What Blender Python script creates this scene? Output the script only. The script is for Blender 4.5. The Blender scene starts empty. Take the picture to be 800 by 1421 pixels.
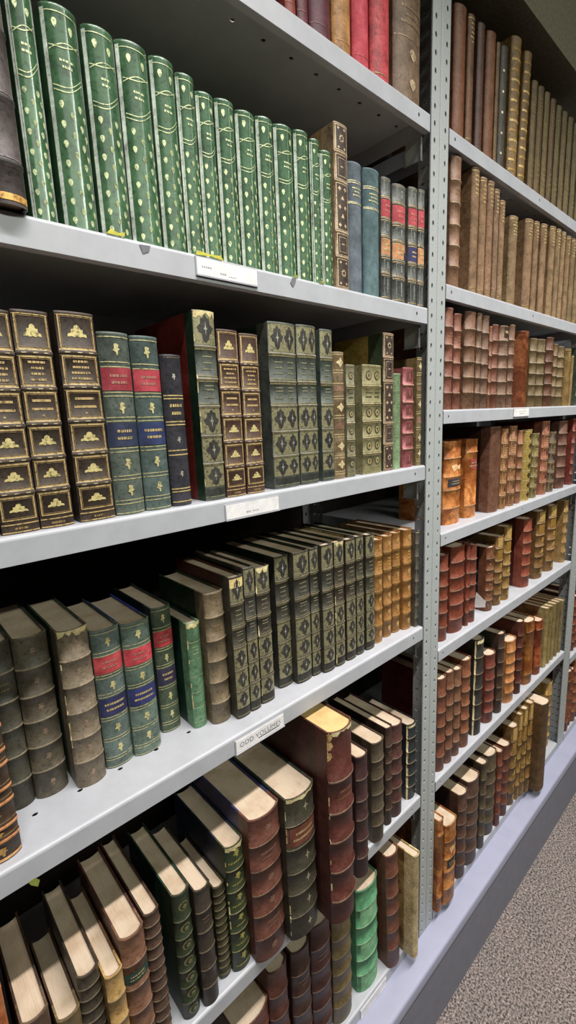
import bpy, math, random
from mathutils import Vector, Matrix, Euler
random.seed(11)
col = bpy.context.scene.collection
sc = bpy.context.scene
V_EDGE = 0.0

# ------------------------------------------------------------------ materials
def lin(h, k=1.0):
    o = []
    for i in (0, 2, 4):
        c = int(h[i:i+2], 16) / 255
        c = c / 12.92 if c <= .04045 else ((c + .055) / 1.055) ** 2.4
        o.append(min(1, c * k))
    return (*o, 1)

MATS = {}
def newmat(name):
    m = bpy.data.materials.new(name); m.use_nodes = True
    nt = m.node_tree; nt.nodes.clear()
    out = nt.nodes.new('ShaderNodeOutputMaterial'); b = nt.nodes.new('ShaderNodeBsdfPrincipled')
    nt.links.new(b.outputs[0], out.inputs[0])
    return m, nt, b
def N(nt, t, **kw):
    n = nt.nodes.new(t)
    for k, v in kw.items():
        if k[0] == '_': n.inputs[k[1:].replace('_', ' ')].default_value = v
        else: setattr(n, k, v)
    return n
def objvec(nt, rnd=True, scale=(1, 1, 1)):
    tc = N(nt, 'ShaderNodeTexCoord'); mp = N(nt, 'ShaderNodeMapping')
    mp.inputs['Scale'].default_value = scale
    nt.links.new(tc.outputs['Object'], mp.inputs[0])
    if rnd:
        oi = N(nt, 'ShaderNodeObjectInfo'); m = N(nt, 'ShaderNodeMath', operation='MULTIPLY'); m.inputs[1].default_value = 37
        nt.links.new(oi.outputs['Random'], m.inputs[0]); nt.links.new(m.outputs[0], mp.inputs['Location'])
    return mp.outputs[0]
def ramp(nt, fac, stops):
    r = N(nt, 'ShaderNodeValToRGB'); e = r.color_ramp.elements
    while len(e) < len(stops): e.new(.5)
    for i, (p, c) in enumerate(stops): e[i].position = p; e[i].color = c
    nt.links.new(fac, r.inputs[0]); return r.outputs[0]
def mixc(nt, fac, a, b, mode='MIX'):
    m = N(nt, 'ShaderNodeMix', data_type='RGBA', blend_type=mode)
    for s, v in ((0, fac), (6, a), (7, b)):
        if hasattr(v, 'links'): nt.links.new(v, m.inputs[s])
        else: m.inputs[s].default_value = v
    return m.outputs[2]
def bump(nt, b, h, s, d=.001):
    bp = N(nt, 'ShaderNodeBump'); bp.inputs['Strength'].default_value = s; bp.inputs['Distance'].default_value = d
    nt.links.new(h, bp.inputs['Height']); nt.links.new(bp.outputs[0], b.inputs['Normal'])

def leather(hexc, kind='leather', k=1.0):
    key = (kind, hexc)
    if key in MATS: return MATS[key]
    m, nt, b = newmat(kind + '_' + hexc)
    v = objvec(nt)
    c = lin(hexc, k); g = sum(c[:3]) / 3
    sat = .94 if kind == 'calf' else .86
    c = tuple((x * sat + g * (1 - sat)) * (1.3 if kind != 'glossy' else 1.1) for x in c[:3]) + (1,)
    if c[0] > c[1] * 1.08 and kind != 'cloth': c = (c[0], c[1] * 1.02, c[2] * .84, 1)
    dark = tuple(x * .5 for x in c[:3]) + (1,)
    g = sum(c[:3]) / 3
    lite = tuple(min(1, x * 1.3 + g * .25) for x in c[:3]) + (1,)
    n1 = N(nt, 'ShaderNodeTexNoise', _Scale=45, _Detail=6, _Roughness=.7); nt.links.new(v, n1.inputs['Vector'])
    base = ramp(nt, n1.outputs[0], [(.3, dark), (.5, c), (.72, lite)])
    n2 = N(nt, 'ShaderNodeTexNoise', _Scale=260, _Detail=3, _Roughness=.6); nt.links.new(v, n2.inputs['Vector'])
    sp = ramp(nt, n2.outputs[0], [(.30, (.45, .45, .45, 1)), (.45, (1, 1, 1, 1)), (.62, (1, 1, 1, 1)), (.75, (1.7, 1.6, 1.45, 1))])
    colr = mixc(nt, 1.0 if kind != 'cloth' else .4, base, sp, 'MULTIPLY')
    rough, coat, st = .48, .0, .35
    if kind == 'calf':
        vo = N(nt, 'ShaderNodeTexNoise', _Scale=22, _Detail=4, _Distortion=1.2); nt.links.new(v, vo.inputs['Vector'])
        bl = ramp(nt, vo.outputs[0], [(.42, (.42, .25, .15, 1)), (.56, (1, 1, 1, 1))])
        colr = mixc(nt, .8, colr, bl, 'MULTIPLY')
    if kind == 'marble':
        vo = N(nt, 'ShaderNodeTexVoronoi', _Scale=70); nt.links.new(v, vo.inputs['Vector'])
        bl = ramp(nt, vo.outputs['Distance'], [(.1, (.25, .4, 1.2, 1)), (.35, (1.6, 1.6, 1.7, 1)), (.55, (.08, .08, .12, 1))])
        colr = mixc(nt, .8, colr, bl, 'MULTIPLY')
    if kind == 'glossy': rough, coat, st = .35, 1.0, .05
    if kind == 'cloth': rough, st = .7, .25
    if kind == 'worn':
        rough = .6
    nt.links.new(colr, b.inputs['Base Color'])
    b.inputs['Roughness'].default_value = rough
    b.inputs['Specular IOR Level'].default_value = .4
    if coat: b.inputs['Coat Weight'].default_value = coat; b.inputs['Coat Roughness'].default_value = .1
    bump(nt, b, n2.outputs[0], st, .0006)
    MATS[key] = m; return m

def gilt(hexc, wear=.5):
    key = ('gilt', hexc)
    if key in MATS: return MATS[key]
    m, nt, b = newmat('gilding_' + hexc)
    v = objvec(nt)
    n1 = N(nt, 'ShaderNodeTexNoise', _Scale=330, _Detail=3, _Roughness=.7); nt.links.new(v, n1.inputs['Vector'])
    c = lin(hexc); d = tuple(x * .35 for x in c[:3]) + (1,)
    nt.links.new(ramp(nt, n1.outputs[0], [(.36, d), (.47, c), (.7, tuple(min(1, x * 1.25) for x in c[:3]) + (1,))]), b.inputs['Base Color'])
    b.inputs['Metallic'].default_value = .25; b.inputs['Roughness'].default_value = .42
    MATS[key] = m; return m

def pages(hexc='d2bfa6'):
    key = ('pages', hexc)
    if key in MATS: return MATS[key]
    m, nt, b = newmat('page_edges_' + hexc)
    v = objvec(nt, True, (1, .03, .03))
    n1 = N(nt, 'ShaderNodeTexNoise', _Scale=1500, _Detail=2); nt.links.new(v, n1.inputs['Vector'])
    v2 = objvec(nt); n2 = N(nt, 'ShaderNodeTexNoise', _Scale=30, _Detail=5); nt.links.new(v2, n2.inputs['Vector'])
    c = lin(hexc)
    a = ramp(nt, n1.outputs[0], [(.35, tuple(x * .86 for x in c[:3]) + (1,)), (.55, c)])
    st = ramp(nt, n2.outputs[0], [(.3, (.72, .64, .56, 1)), (.55, (1, 1, 1, 1))])
    nt.links.new(mixc(nt, .8, a, st, 'MULTIPLY'), b.inputs['Base Color'])
    b.inputs['Roughness'].default_value = .85
    bump(nt, b, n1.outputs[0], .3, .0005)
    MATS[key] = m; return m

def simple(name, hexc, rough=.5, metal=0, noise=0, scale=60, bmp=0, dark=.8, coat=0):
    m, nt, b = newmat(name); c = lin(hexc)
    b.inputs['Roughness'].default_value = rough; b.inputs['Metallic'].default_value = metal
    if coat: b.inputs['Coat Weight'].default_value = coat; b.inputs['Coat Roughness'].default_value = .15
    v = objvec(nt, False)
    n1 = N(nt, 'ShaderNodeTexNoise', _Scale=scale, _Detail=5, _Roughness=.65); nt.links.new(v, n1.inputs['Vector'])
    nt.links.new(ramp(nt, n1.outputs[0], [(.3, tuple(x * dark for x in c[:3]) + (1,)), (.6, c)]), b.inputs['Base Color'])
    if bmp: bump(nt, b, n1.outputs[0], bmp, .0006)
    return m

M_STEEL = simple('grey_painted_steel', 'b5b8be', .38, 0, 1, 25, .06, .88)
M_STEELD = simple('grey_painted_steel_upright', 'aeb4b3', .42, 0, 1, 300, .15, .82)
M_GALV = simple('galvanised_steel', 'b8bcbc', .3, .7, 1, 90, .1)
M_LEDGE = simple('lavender_grey_painted_ledge', '9fa2b8', .5, 0, 1, 18, .05, .92)
M_RISER = simple('slate_vinyl_skirting', '80828f', .6, 0, 1, 40, .1, .85)
M_CARD = simple('white_card', 'f2f1f0', .6)
M_HOLDER = simple('clear_plastic_holder', 'b6b6bc', .25, 0, 0, 60, 0, .9, .5)
M_INK = simple('dark_ink', '3a3438', .7)
M_INKF = simple('faint_grey_ink', 'a9a6a8', .7)
M_TAPE = simple('yellow_tape', 'd6cf4a', .6, 0, 0, 200, 0, .7)
M_TAPEG = simple('greenish_tape', '8a9440', .6, 0, 0, 200, 0, .7)
M_GLUE = simple('grey_glue_residue', '77777f', .7, 0, 0, 200, 0, .8)
M_BOLT = simple('zinc_bolt', 'd8dad8', .3, .6)
M_PAPER = simple('white_paper_slip', 'efe9e4', .8)

# ------------------------------------------------------------------ mesh helper
class MB:
    def __init__(s): s.v = []; s.f = []; s.m = []; s.sm = []; s.mats = []
    def mi(s, mat):
        if mat not in s.mats: s.mats.append(mat)
        return s.mats.index(mat)
    def face(s, pts, mat, smooth=False):
        i = len(s.v); s.v += [tuple(p) for p in pts]; s.f.append(tuple(range(i, i + len(pts)))); s.m.append(s.mi(mat)); s.sm.append(smooth)
    def grid(s, rows, mat, smooth=True, mrow=None):
        i = len(s.v); n = len(rows[0])
        for r in rows: s.v += [tuple(p) for p in r]
        for a in range(len(rows) - 1):
            mm = s.mi(mrow[a] if mrow else mat)
            for b in range(n - 1):
                s.f.append((i + a*n + b, i + a*n + b + 1, i + (a+1)*n + b + 1, i + (a+1)*n + b)); s.m.append(mm); s.sm.append(smooth)
    def box(s, x0, x1, y0, y1, z0, z1, mat):
        p = [(x, y, z) for x in (x0, x1) for y in (y0, y1) for z in (z0, z1)]
        i = len(s.v); s.v += p
        for f in ((0, 1, 3, 2), (4, 6, 7, 5), (0, 4, 5, 1), (2, 3, 7, 6), (0, 2, 6, 4), (1, 5, 7, 3)):
            s.f.append(tuple(i + k for k in f)); s.m.append(s.mi(mat)); s.sm.append(False)
    def prism(s, poly, z0, z1, mat):   # poly in xy, counter-clockwise
        n = len(poly)
        s.face([(x, y, z1) for x, y in poly], mat); s.face([(x, y, z0) for x, y in reversed(poly)], mat)
        for a in range(n):
            b = (a + 1) % n
            s.face([(*poly[a], z0), (*poly[b], z0), (*poly[b], z1), (*poly[a], z1)], mat)
    def build(s, name, parent=None, loc=None, merge=False):
        me = bpy.data.meshes.new(name); me.from_pydata(s.v, [], s.f)
        for m in s.mats: me.materials.append(m)
        me.polygons.foreach_set('material_index', s.m); me.polygons.foreach_set('use_smooth', s.sm)
        me.update()
        o = bpy.data.objects.new(name, me); col.objects.link(o)
        if parent: o.parent = parent
        if loc: o.location = loc
        return o
def tag(o, label=None, cat=None, group=None, kind=None):
    for k, v in (('label', label), ('category', cat), ('group', group), ('kind', kind)):
        if v: o[k] = v
def empty(name, loc, rot=(0, 0, 0)):
    o = bpy.data.objects.new(name, None); col.objects.link(o); o.location = loc; o.rotation_euler = rot; o.empty_display_size = .02; return o

# ------------------------------------------------------------------ tooling shapes
def mir(pts): return pts + [(-x, y) for x, y in reversed(pts) if abs(x) > 1e-6]
FLEUR = mir([(0, 1), (.25, .85), (.35, .4), (.62, .35), (.6, -.1), (.95, -.3), (1, -.7), (.55, -.6), (.3, -.75), (0, -.6)])
STAR = mir([(0, 1), (.16, .2), (.6, 0), (.16, -.2), (0, -1)])
THISTLE = [(-.5, .9), (0, 1), (.7, .75), (.45, .3), (.95, .05), (.4, -.2), (.35, -.9), (-.05, -1), (-.15, -.4), (-.85, -.2), (-.45, .25)]
SHIELD = mir([(0, .9), (.6, 1), (.85, .4), (.5, -.5), (0, -1)])
SPADE = mir([(0, 1), (.6, .85), (.9, .3), (.6, -.4), (0, -1)])
LOZ = mir([(0, 1), (.35, .45), (1, 0), (.35, -.45), (0, -1)])
LEAFD = mir([(0, 1.05), (.3, .75), (.55, .75), (.6, .35), (1, .1), (.75, -.3), (.5, -.35), (.35, -.8), (0, -1.05)])
DISC = [(math.cos(a * math.pi / 6), math.sin(a * math.pi / 6)) for a in range(12)]
ROS = [((1 if a % 2 else .6) * math.cos(a * math.pi / 8), (1 if a % 2 else .6) * math.sin(a * math.pi / 8)) for a in range(16)]
RECT = [(-1, -1), (1, -1), (1, 1), (-1, 1)]

class Spine:
    """Rounded book spine facing -y, with raised bands; u runs across in metres, z up."""
    def __init__(s, w, h, bul, bands, bw, bh):
        s.w, s.h, s.b, s.bands, s.bw, s.bh = w, h, bul, bands, bw, bh
    def y(s, u):
        t = max(-1, min(1, 2 * u / s.w)); return s.b * (1 - math.sqrt(1 - (.96 * t) ** 2)) / .72
    def band(s, z):
        o = 0
        for c in s.bands:
            d = abs(z - c)
            if d < s.bw: o = max(o, s.bh * min(1, (s.bw - d) / (s.bw * .5)))
        return o
    def P(s, u, z, e=0):
        t = 2 * u / s.w
        off = s.band(z) + e
        return (u + .35 * off * t, s.y(u) - off, z)
    def shell(s, mb, mat, worn, capm):
        zs = [(0, 0)]
        def ad(z, o): zs.append((z, o))
        ev = []
        for c in sorted(s.bands):
            ev += [(c - s.bw, 0), (c - s.bw * .5, s.bh), (c + s.bw * .5, s.bh), (c + s.bw, 0)]
        ev += [(s.h - .004, 0), (s.h - .0025, .0006), (s.h - .0005, .0006), (s.h, .0)]
        prev = 0
        for z, o in ev:
            if z > prev + 1e-5: ad(z, o); prev = z
        us = [s.w / 2 * math.sin(math.pi / 2 * k / 6) for k in range(-6, 7)]
        rows, mr = [], []
        for i, (z, o) in enumerate(zs):
            jit = .0
            rows.append([(u + .35 * o * 2 * u / s.w, s.y(u) - o, z) for u in us])
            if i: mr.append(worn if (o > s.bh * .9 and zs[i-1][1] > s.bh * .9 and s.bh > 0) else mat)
        mb.grid(rows, mat, True, mr)
        t = .0016
        top = [(u, s.y(u), s.h) for u in us]; inn = [(u * (1 - 2 * t / s.w), s.y(u) + t, s.h - .0004) for u in us]
        low = [(p[0], p[1], s.h - .012) for p in inn]
        mb.grid([top, inn, low], capm, True)
    def poly(s, mb, pts, u0, z0, su, sz, mat, e=.0003):
        P = [(u0 + x * su, z0 + y * sz) for x, y in pts]; n = len(P)
        cx, cz = u0, z0
        lim = s.w / 2 * .985
        cl = lambda u: max(-lim, min(lim, u))
        rings = [[s.P(cl(cx + (px - cx) * k), cz + (pz - cz) * k, e) for px, pz in P] for k in (.45, 1)]
        c = s.P(cl(cx), cz, e); i = len(mb.v); mb.v.append(c); mb.v += rings[0] + rings[1]; mm = mb.mi(mat)
        for a in range(n):
            b = (a + 1) % n
            mb.f.append((i, i+1+a, i+1+b)); mb.m.append(mm); mb.sm.append(True)
            mb.f.append((i+1+a, i+1+n+a, i+1+n+b, i+1+b)); mb.m.append(mm); mb.sm.append(True)
    def rect(s, mb, u0, u1, z0, z1, mat, e=.0003, nu=8):
        lim = s.w / 2 * .985; u0 = max(-lim, u0); u1 = min(lim, u1)
        zz = [z0]; 
        for c in s.bands:
            for q in (c - s.bw, c - s.bw * .5, c + s.bw * .5, c + s.bw):
                if z0 < q < z1: zz.append(q)
        zz = sorted(zz) + [z1]
        rows = [[s.P(u0 + (u1 - u0) * k / nu, z, e) for k in range(nu + 1)] for z in zz]
        mb.grid(rows, mat, True)
    def hline(s, mb, z, t, mat, f=.97, e=.0004): s.rect(mb, -s.w / 2 * f, s.w / 2 * f, z - t / 2, z + t / 2, mat, e)
    def frame(s, mb, z0, z1, mat, t=.0009, f=.86, e=.0004):
        u = s.w / 2 * f
        s.rect(mb, -u, u, z0, z0 + t, mat, e); s.rect(mb, -u, u, z1 - t, z1, mat, e)
        s.rect(mb, -u, -u + t, z0, z1, mat, e, 1); s.rect(mb, u - t, u, z0, z1, mat, e, 1)
    def text(s, mb, z0, z1, n, mat, f=.6, e=.0004):
        """rows of worn, unreadable gilt lettering"""
        st = (z1 - z0) / n
        for i in range(n):
            zc = z0 + st * (i + .5); hw = s.w / 2 * f * random.uniform(.55, 1); u = -hw
            while u < hw:
                l = random.uniform(.0012, .003); s.rect(mb, u, min(u + l, hw), zc - st * .19, zc + st * .19, mat, e, 1); u += l + random.uniform(.0004, .0009)

# ------------------------------------------------------------------ the books
def make_book(name, x0, x1, yf, h, zs, style, sc_, bc_, label, opt, group):
    w = x1 - x0; hh = h
    gp = 'cbb57c'; leath = 'leather'; bkind = 'leather'
    nb = {}
    S = style
    FIVE = [.17, .33, .49, .65, .82]
    bands, bw, bh, bul = [], .0022, .0014, .2
    if S in ('frame',): bands, bw, bh, gp, bul = [.188, .34, .496, .656, .816], .0024, .0012, 'c8ac78', .1
    elif S in ('diamond', 'diamond2'): bands, bw, bh, gp, bul = [.204, .355, .513, .656, .82], .0018, .0012, 'a39a6c', .12
    elif S in ('ring', 'ring2'): bands, bw, bh, gp, bul = [.19, .34, .49, .65, .81], .0016, .001, 'b8a878', .08
    elif S == 'ornate': bands, bw, bh, gp, bul = [.2, .356, .66, .83], .0016, .001, 'cbb392', .1
    elif S in ('redpanel',): bands, bw, bh, bul = [.19, .35, .5, .66, .83], .0024, .0018, .14
    elif S == 'multi': bands, bw, bh, gp = [.215, .36, .52, .67, .835], .0014, .0008, 'bfa47c'
    elif S == 'shield': bands, bw, bh, gp = [.17, .33, .5, .67, .84], .0018, .001, 'd6ae5c'
    elif S in ('ribs', 'ribsorn', 'heartribs', 'starlabel', 'chipped', 'capped', 'speck', 'greenlabel', 'giltbands', 'bright', 'toplabel'):
        bands, bul = [b + random.uniform(-.006, .006) for b in FIVE], .24
    elif S == 'ribsmany': bands, bw, bul = [.06 + .078 * k for k in range(12)], .0022, .26
    elif S == 'tanribs': bands, bw, bh = [.15, .24, .4, .49, .65, .74, .9], .0035, .0018
    elif S == 'bigribs': bands, bw, bh, bul = [.13, .29, .45, .6, .76], .004, .003, .3
    elif S == 'curls': bands, bul = [.14, .27, .4, .53, .66, .8], .3
    elif S == 'ledger': bands, bw, bh, bul = [.12, .3, .48, .66, .84], .003, .0014, .25
    elif S in ('calf', 'calf2'): bands, leath, bul, bkind, bh = ([.2, .42, .58, .8] if S == 'calf' else [.16, .84]), 'calf', .2, 'calf', .0009
    elif S == 'green': leath, bkind, bul, gp = 'glossy', 'glossy', .3, 'c6d0a0'
    elif S in ('bluecloth', 'lines'): leath, bkind, bul = 'cloth', 'cloth', .22
    elif S == 'round': bul, leath = .42, 'calf'
    if S == 'bright': leath = bkind = 'cloth'
    elif S in ('titled', 'faint', 'dots', 'manybands', 'goldpanel', 'panels', 'vellum', 'ringdark', 'plain', 'plainlines', 'lozenge', 'fivebar', 'label2'):
        bul = .22
        if S == 'label2': bul, gp = .2, 'bdb78c'
        if S == 'panels': bands, bw, bh = FIVE, .0015, .001
        if S == 'ringdark': bands, bw, bh, bul = [.1 + .13 * k for k in range(7)], .0012, .0006, .15
        if S == 'lozenge': gp = 'd2bb8c'
    if w > .045: bul *= .8
    bands = [b * h for b in bands]; b = bul * w
    spn = Spine(w, h, b, bands, bw, bh)
    LM = leather(sc_, leath); BM = leather(bc_, 'marble' if S == 'speck' else 'calf' if S == 'vellum' and opt.get('yaw') else bkind); G = gilt(gp)
    # worn crests
    def mixh(h1, h2, t): return ''.join('%02x' % int(int(h1[i:i+2], 16) * (1 - t) + int(h2[i:i+2], 16) * t) for i in (0, 2, 4))
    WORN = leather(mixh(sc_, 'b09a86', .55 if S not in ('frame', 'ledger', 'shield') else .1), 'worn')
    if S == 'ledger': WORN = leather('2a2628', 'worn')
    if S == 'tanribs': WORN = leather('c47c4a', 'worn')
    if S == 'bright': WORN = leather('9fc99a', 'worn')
    CAP = leather(mixh(sc_, '8a7458', .3), 'worn')
    DK = leather(mixh(sc_, '1c1818', .55), 'leather')
    depth = max(.1, min(.215, .68 * h))
    if S == 'bigribs': depth = .25
    if opt.get('depth'): depth = opt['depth']
    if zs > 1.85: depth = min(depth, .15)
    root = empty('book', ((x0 + x1) / 2, yf, zs + .0002))
    if opt.get('yaw'): root.rotation_euler[2] = math.radians(opt['yaw'])
    if opt.get('lean'):
        a = math.radians(opt['lean']); root.rotation_euler[1] = a; root.location.z += abs(math.sin(a)) * w / 2
    tag(root, label, 'book', group)
    mb = MB()
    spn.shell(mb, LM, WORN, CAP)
    t = .0022 if h < .24 else .003
    js = opt.get('js', min(.022, depth * .16)); SM = leather(opt['strip']) if 'strip' in opt else LM
    for sgn in (-1, 1):
        xa, xb = (-w/2, -w/2 + t) if sgn < 0 else (w/2 - t, w/2)
        mb.box(xa, xb, b - .0002, b + js, 0.0004, h - .0006, SM)
        mb.box(xa, xb, b + js, depth, 0.0004, h - .0006, BM)
    # leather corners on the fore edge
    if bc_ != sc_ and S not in ('green', 'plain', 'bluecloth', 'lines', 'faint'):
        pass
    P = lambda i: None
    edges = [0] + bands + [h]
    pan = [(edges[i] + (bw if i else .002), edges[i+1] - (bw if i < len(edges) - 2 else .002)) for i in range(len(edges) - 1)]
    if S == 'green':
        spn_l = gilt('a9b98c'); ED = leather('c3cdc0', 'glossy')  # ED: pale hinge strips, a clear jacket's reflection painted as colour
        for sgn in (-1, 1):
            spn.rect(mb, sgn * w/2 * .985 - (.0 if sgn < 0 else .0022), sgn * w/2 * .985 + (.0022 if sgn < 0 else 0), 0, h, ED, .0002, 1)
        r = min(.0021, w * .085)
        nrow = 13
        for k in range(nrow):
            z = h * (.035 + .575 * k / nrow)
            if k % 2: spn.poly(mb, SPADE, 0, z, r, r * 1.55, G); spn.poly(mb, SPADE, w * .36, z + .001, r * .8, r * 1.5, G)
            spn.poly(mb, SPADE, -w * .26 if k % 2 == 0 else 0, z, r, r * 1.55, G)
            if k % 2 == 0: spn.poly(mb, SPADE, w * .24, z, r, r * 1.55, G)
        # swooping title lines
        for (za, zb, amp) in ((.63, .69, -.035), (.65, .71, -.035), (.80, .83, .02), (.82, .85, -.02)):
            for j in range(10):
                f0, f1 = j / 10, (j + 1) / 10
                zf = lambda f: h * (za + (zb - za) * f + amp * math.sin(math.pi * f))
                u_ = lambda f: -w * .4 + w * .8 * f
                mb.face([spn.P(u_(f0), zf(f0), .0004), spn.P(u_(f1), zf(f1), .0004), spn.P(u_(f1), zf(f1) + .0009, .0004), spn.P(u_(f0), zf(f0) + .0009, .0004)], G)
        spn.text(mb, h * .72, h * .775, 2, G, .4)
        spn.poly(mb, SPADE, -w * .22, h * .915, r * 1.1, r * 1.8, G); spn.poly(mb, SPADE, w * .2, h * .9, r * 1.1, r * 1.8, G)
        spn.hline(mb, h * .965, .0008, G)
    elif S == 'frame':
        for i, (a, c) in enumerate(pan):
            if i == 0: a += h * .05
            spn.frame(mb, a + .0006, c - .0006, G, .0012, .9)
            spn.frame(mb, a + .0026, c - .0026, gilt('a58a5c'), .0004, .8)
            if i in (3, 4):
                if i == 4: spn.text(mb, a + (c-a)*.12, a + (c-a)*.88, 4, G, .62)
                else: spn.rect(mb, -w*.26, w*.26, a+(c-a)*.66, a+(c-a)*.74, G); spn.rect(mb, -w*.3, w*.3, a+(c-a)*.38, a+(c-a)*.46, G); spn.poly(mb, DISC, 0, a+(c-a)*.2, .0012, .001, G)
            else: spn.poly(mb, FLEUR, 0, (a + c) / 2, w * .25, (c - a) * .2, gilt('d8c88a'))
        for bz in bands:
            spn.hline(mb, bz + bw * 1.1, .0007, gilt('d0b888')); spn.hline(mb, bz - bw * 1.1, .0007, gilt('d0b888'))
            for k in (-.3, 0, .3): spn.rect(mb, w*k - w*.06, w*k + w*.06, bz - .0004, bz + .0004, gilt('d8c8a0'), .0004, 2)
        spn.hline(mb, h * .045, .0012, G); spn.hline(mb, .0015, .0012, G); spn.text(mb, h*.012, h*.038, 1, gilt('a58a5c'), .5)
        spn.hline(mb, h * .985, .0012, G)
    elif S in ('diamond', 'diamond2'):
        GR = gilt('8d8868')
        cols = [0] if S == 'diamond' else [-w * .22, w * .22]
        cw = w * (.36 if S == 'diamond' else .2)
        for i, (a, c) in enumerate(pan):
            if i == 0:
                spn.rect(mb, -w*.46, w*.46, h*.03, h*.065, DK, .0004); spn.hline(mb, h*.02, .001, GR); a = h * .075
            if i in (3, 4):
                for q in (a + .0012, c - .0012): spn.hline(mb, q, .001, G)
                for u in cols:
                    for k in ((.28, .5, .72) if i == 4 else (.3, .62, .78)):
                        spn.rect(mb, u - cw * .6, u + cw * .6, a + (c-a)*k - .0009, a + (c-a)*k + .0006, gilt('8f8c70'), .0004, 4)
            else:
                spn.rect(mb, -w*.48, w*.48, a + .0004, c - .0004, GR, .0002)
                for u in cols:
                    spn.poly(mb, LEAFD, u, (a + c) / 2, cw, (c - a) * .42, leather('34322e', 'leather'), .0005)
                    spn.poly(mb, STAR, u, (a + c) / 2, cw * .42, (c - a) * .24, gilt('a8a698'), .0008)
        for bz in bands: spn.hline(mb, bz - bw * .9, .0009, gilt('d6caa4')); 
        if w > .024: spn.hline(mb, h * .985, .001, G)
    elif S == 'label2':
        for z in (.82, .845, .665, .685, .53, .55, .36, .38, .205, .225, .065, .085, .012, .975):
            spn.hline(mb, h * z, .0011, G)
        for z in (.91, .60, .29, .14): spn.poly(mb, THISTLE, 0, h * z, w * .13, h * .032, gilt('cfc48c'), .0005)
    elif S == 'fivebar':
        for z in (.985, .74, .72, .57, .55, .38, .35, .12, .1, .03): spn.hline(mb, h * z, .0014, G)
        for z in (.86, .45, .22): spn.poly(mb, THISTLE, 0, h * z, w * .12, h * .02, gilt('a8a698'))
        spn.text(mb, h*.6, h*.7, 2, G, .6)
    elif S == 'multi':
        for i, (a, c) in enumerate(pan):
            spn.hline(mb, a + .001, .0012, G); spn.hline(mb, c - .001, .0012, G)
            if i not in (4, 2): spn.frame(mb, a + .003, c - .003, gilt('8f9490'), .0006, .66); spn.rect(mb, -w*.05, w*.05, a+.006, c-.006, gilt('8f9490'))
    elif S == 'ornate':
        for i, (a, c) in enumerate(pan):
            D2 = leather('3c302e', 'leather')
            spn.rect(mb, -w*.34, w*.38, a + .002, c - .002, D2, .0002)
            spn.frame(mb, a + .0008, c - .0008, G, .0009, .86)
            zc = (a + c) / 2
            if i in (0, 4):
                spn.poly(mb, ROS, 0, zc, w * .2, w * .2, G); spn.poly(mb, DISC, 0, zc, w * .09, w * .09, D2, .0007)
                for sx in (-1, 1):
                    for szz in (-.36, .36): spn.poly(mb, LOZ, sx * w * .22, zc + szz * (c - a), w * .09, .0022, G)
            elif i == 2:
                for k in range(5):
                    for sx in ((-.2, .2) if k % 2 == 0 else (0,)): spn.poly(mb, FLEUR if k % 2 else LOZ, sx * w, a + (c - a) * (.12 + .19 * k), w * .12, .0032, G)
                spn.poly(mb, LOZ, -w*.2, zc, w*.06, .002, G)
            else: spn.frame(mb, a + .005, c - .005, G, .0006, .56); spn.rect(mb, -w*.1, w*.1, zc, zc+.0015, G)
    elif S in ('ring', 'ring2'):
        cols = [0] if S == 'ring' else [-w * .22, w * .2]; r = w * (.27 if S == 'ring' else .14)
        for i, (a, c) in enumerate(pan):
            if i == 0: a = h * .06
            zc = (a + c) / 2
            spn.hline(mb, a + .001, .0006, G); spn.hline(mb, c - .001, .0006, G)
            for u in cols:
                if i == 4: spn.frame_ = 0; spn.rect(mb, u - r, u + r, zc + .003, zc + .0045, DK); spn.rect(mb, u - r, u + r, zc - .004, zc - .002, DK); continue
                rr = min(r, (c - a) * .36)
                spn.poly(mb, DISC, u, zc, rr, rr * 1.1, DK, .0003); spn.poly(mb, DISC, u, zc, rr * .68, rr * .75, G, .0006); spn.poly(mb, SPADE, u, zc, rr * .3, rr * .45, DK, .0009)
        spn.hline(mb, h * .03, .0008, G)
    elif S == 'lozenge':
        for z in (.98, .86, .84, .76, .66, .64, .51, .49, .36, .34, .19, .17, .06, .04): spn.hline(mb, h * z, .0012, G)
        for z in (.92, .575, .265, .115): spn.rect(mb, -w*.42, w*.42, h*(z-.045), h*(z+.045), leather('5e4a32'), .0002); spn.poly(mb, LOZ, 0, h * z, w * .34, h * .04, gilt('dccb9c'), .0005)
        spn.rect(mb, -w*.45, w*.45, h*.4, h*.46, leather('7c5a4c'), .0003); spn.rect(mb, -w*.45, w*.45, h*.7, h*.74, leather('7c5a4c'), .0003)
    elif S == 'redpanel':
        for a, c in pan: spn.rect(mb, -w*.28, w*.3, a + .003, c - .003, leather('6a3038'), .0002); spn.frame(mb, a + .0025, c - .0025, gilt('b08878'), .0005, .62); spn.rect(mb, -w*.03, w*.03, a+.008, c-.008, gilt('b08878'))
    elif S == 'shield':
        for i, (a, c) in enumerate(pan):
            spn.hline(mb, a + .0006, .0008, G); spn.hline(mb, c - .0006, .0008, G)
            if i in (4,): spn.text(mb, a + (c-a)*.2, a + (c-a)*.8, 3, G, .5)
            else: spn.poly(mb, SHIELD, 0, (a + c) / 2, w * .19, (c - a) * .2, gilt('c8a468'), .0005)
    elif S == 'ringdark':
        for a, c in pan: spn.frame(mb, a + .001, c - .001, gilt('8a847c'), .0007, .7); spn.poly(mb, STAR, 0, (a+c)/2, w*.16, (c-a)*.25, gilt('8a847c'))
    elif S == 'bluecloth':
        for z in (.86, .845, .70, .69): spn.hline(mb, h * z, .0013, gilt('c2bc98'), .99)
        spn.text(mb, h * .74, h * .82, 3, gilt('ccc48c'), .62)
    elif S == 'plainlines':
        for z in (.82, .66, .5, .35, .2, .06): spn.hline(mb, h * z, .0009, gilt('a8b88c'))
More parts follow.
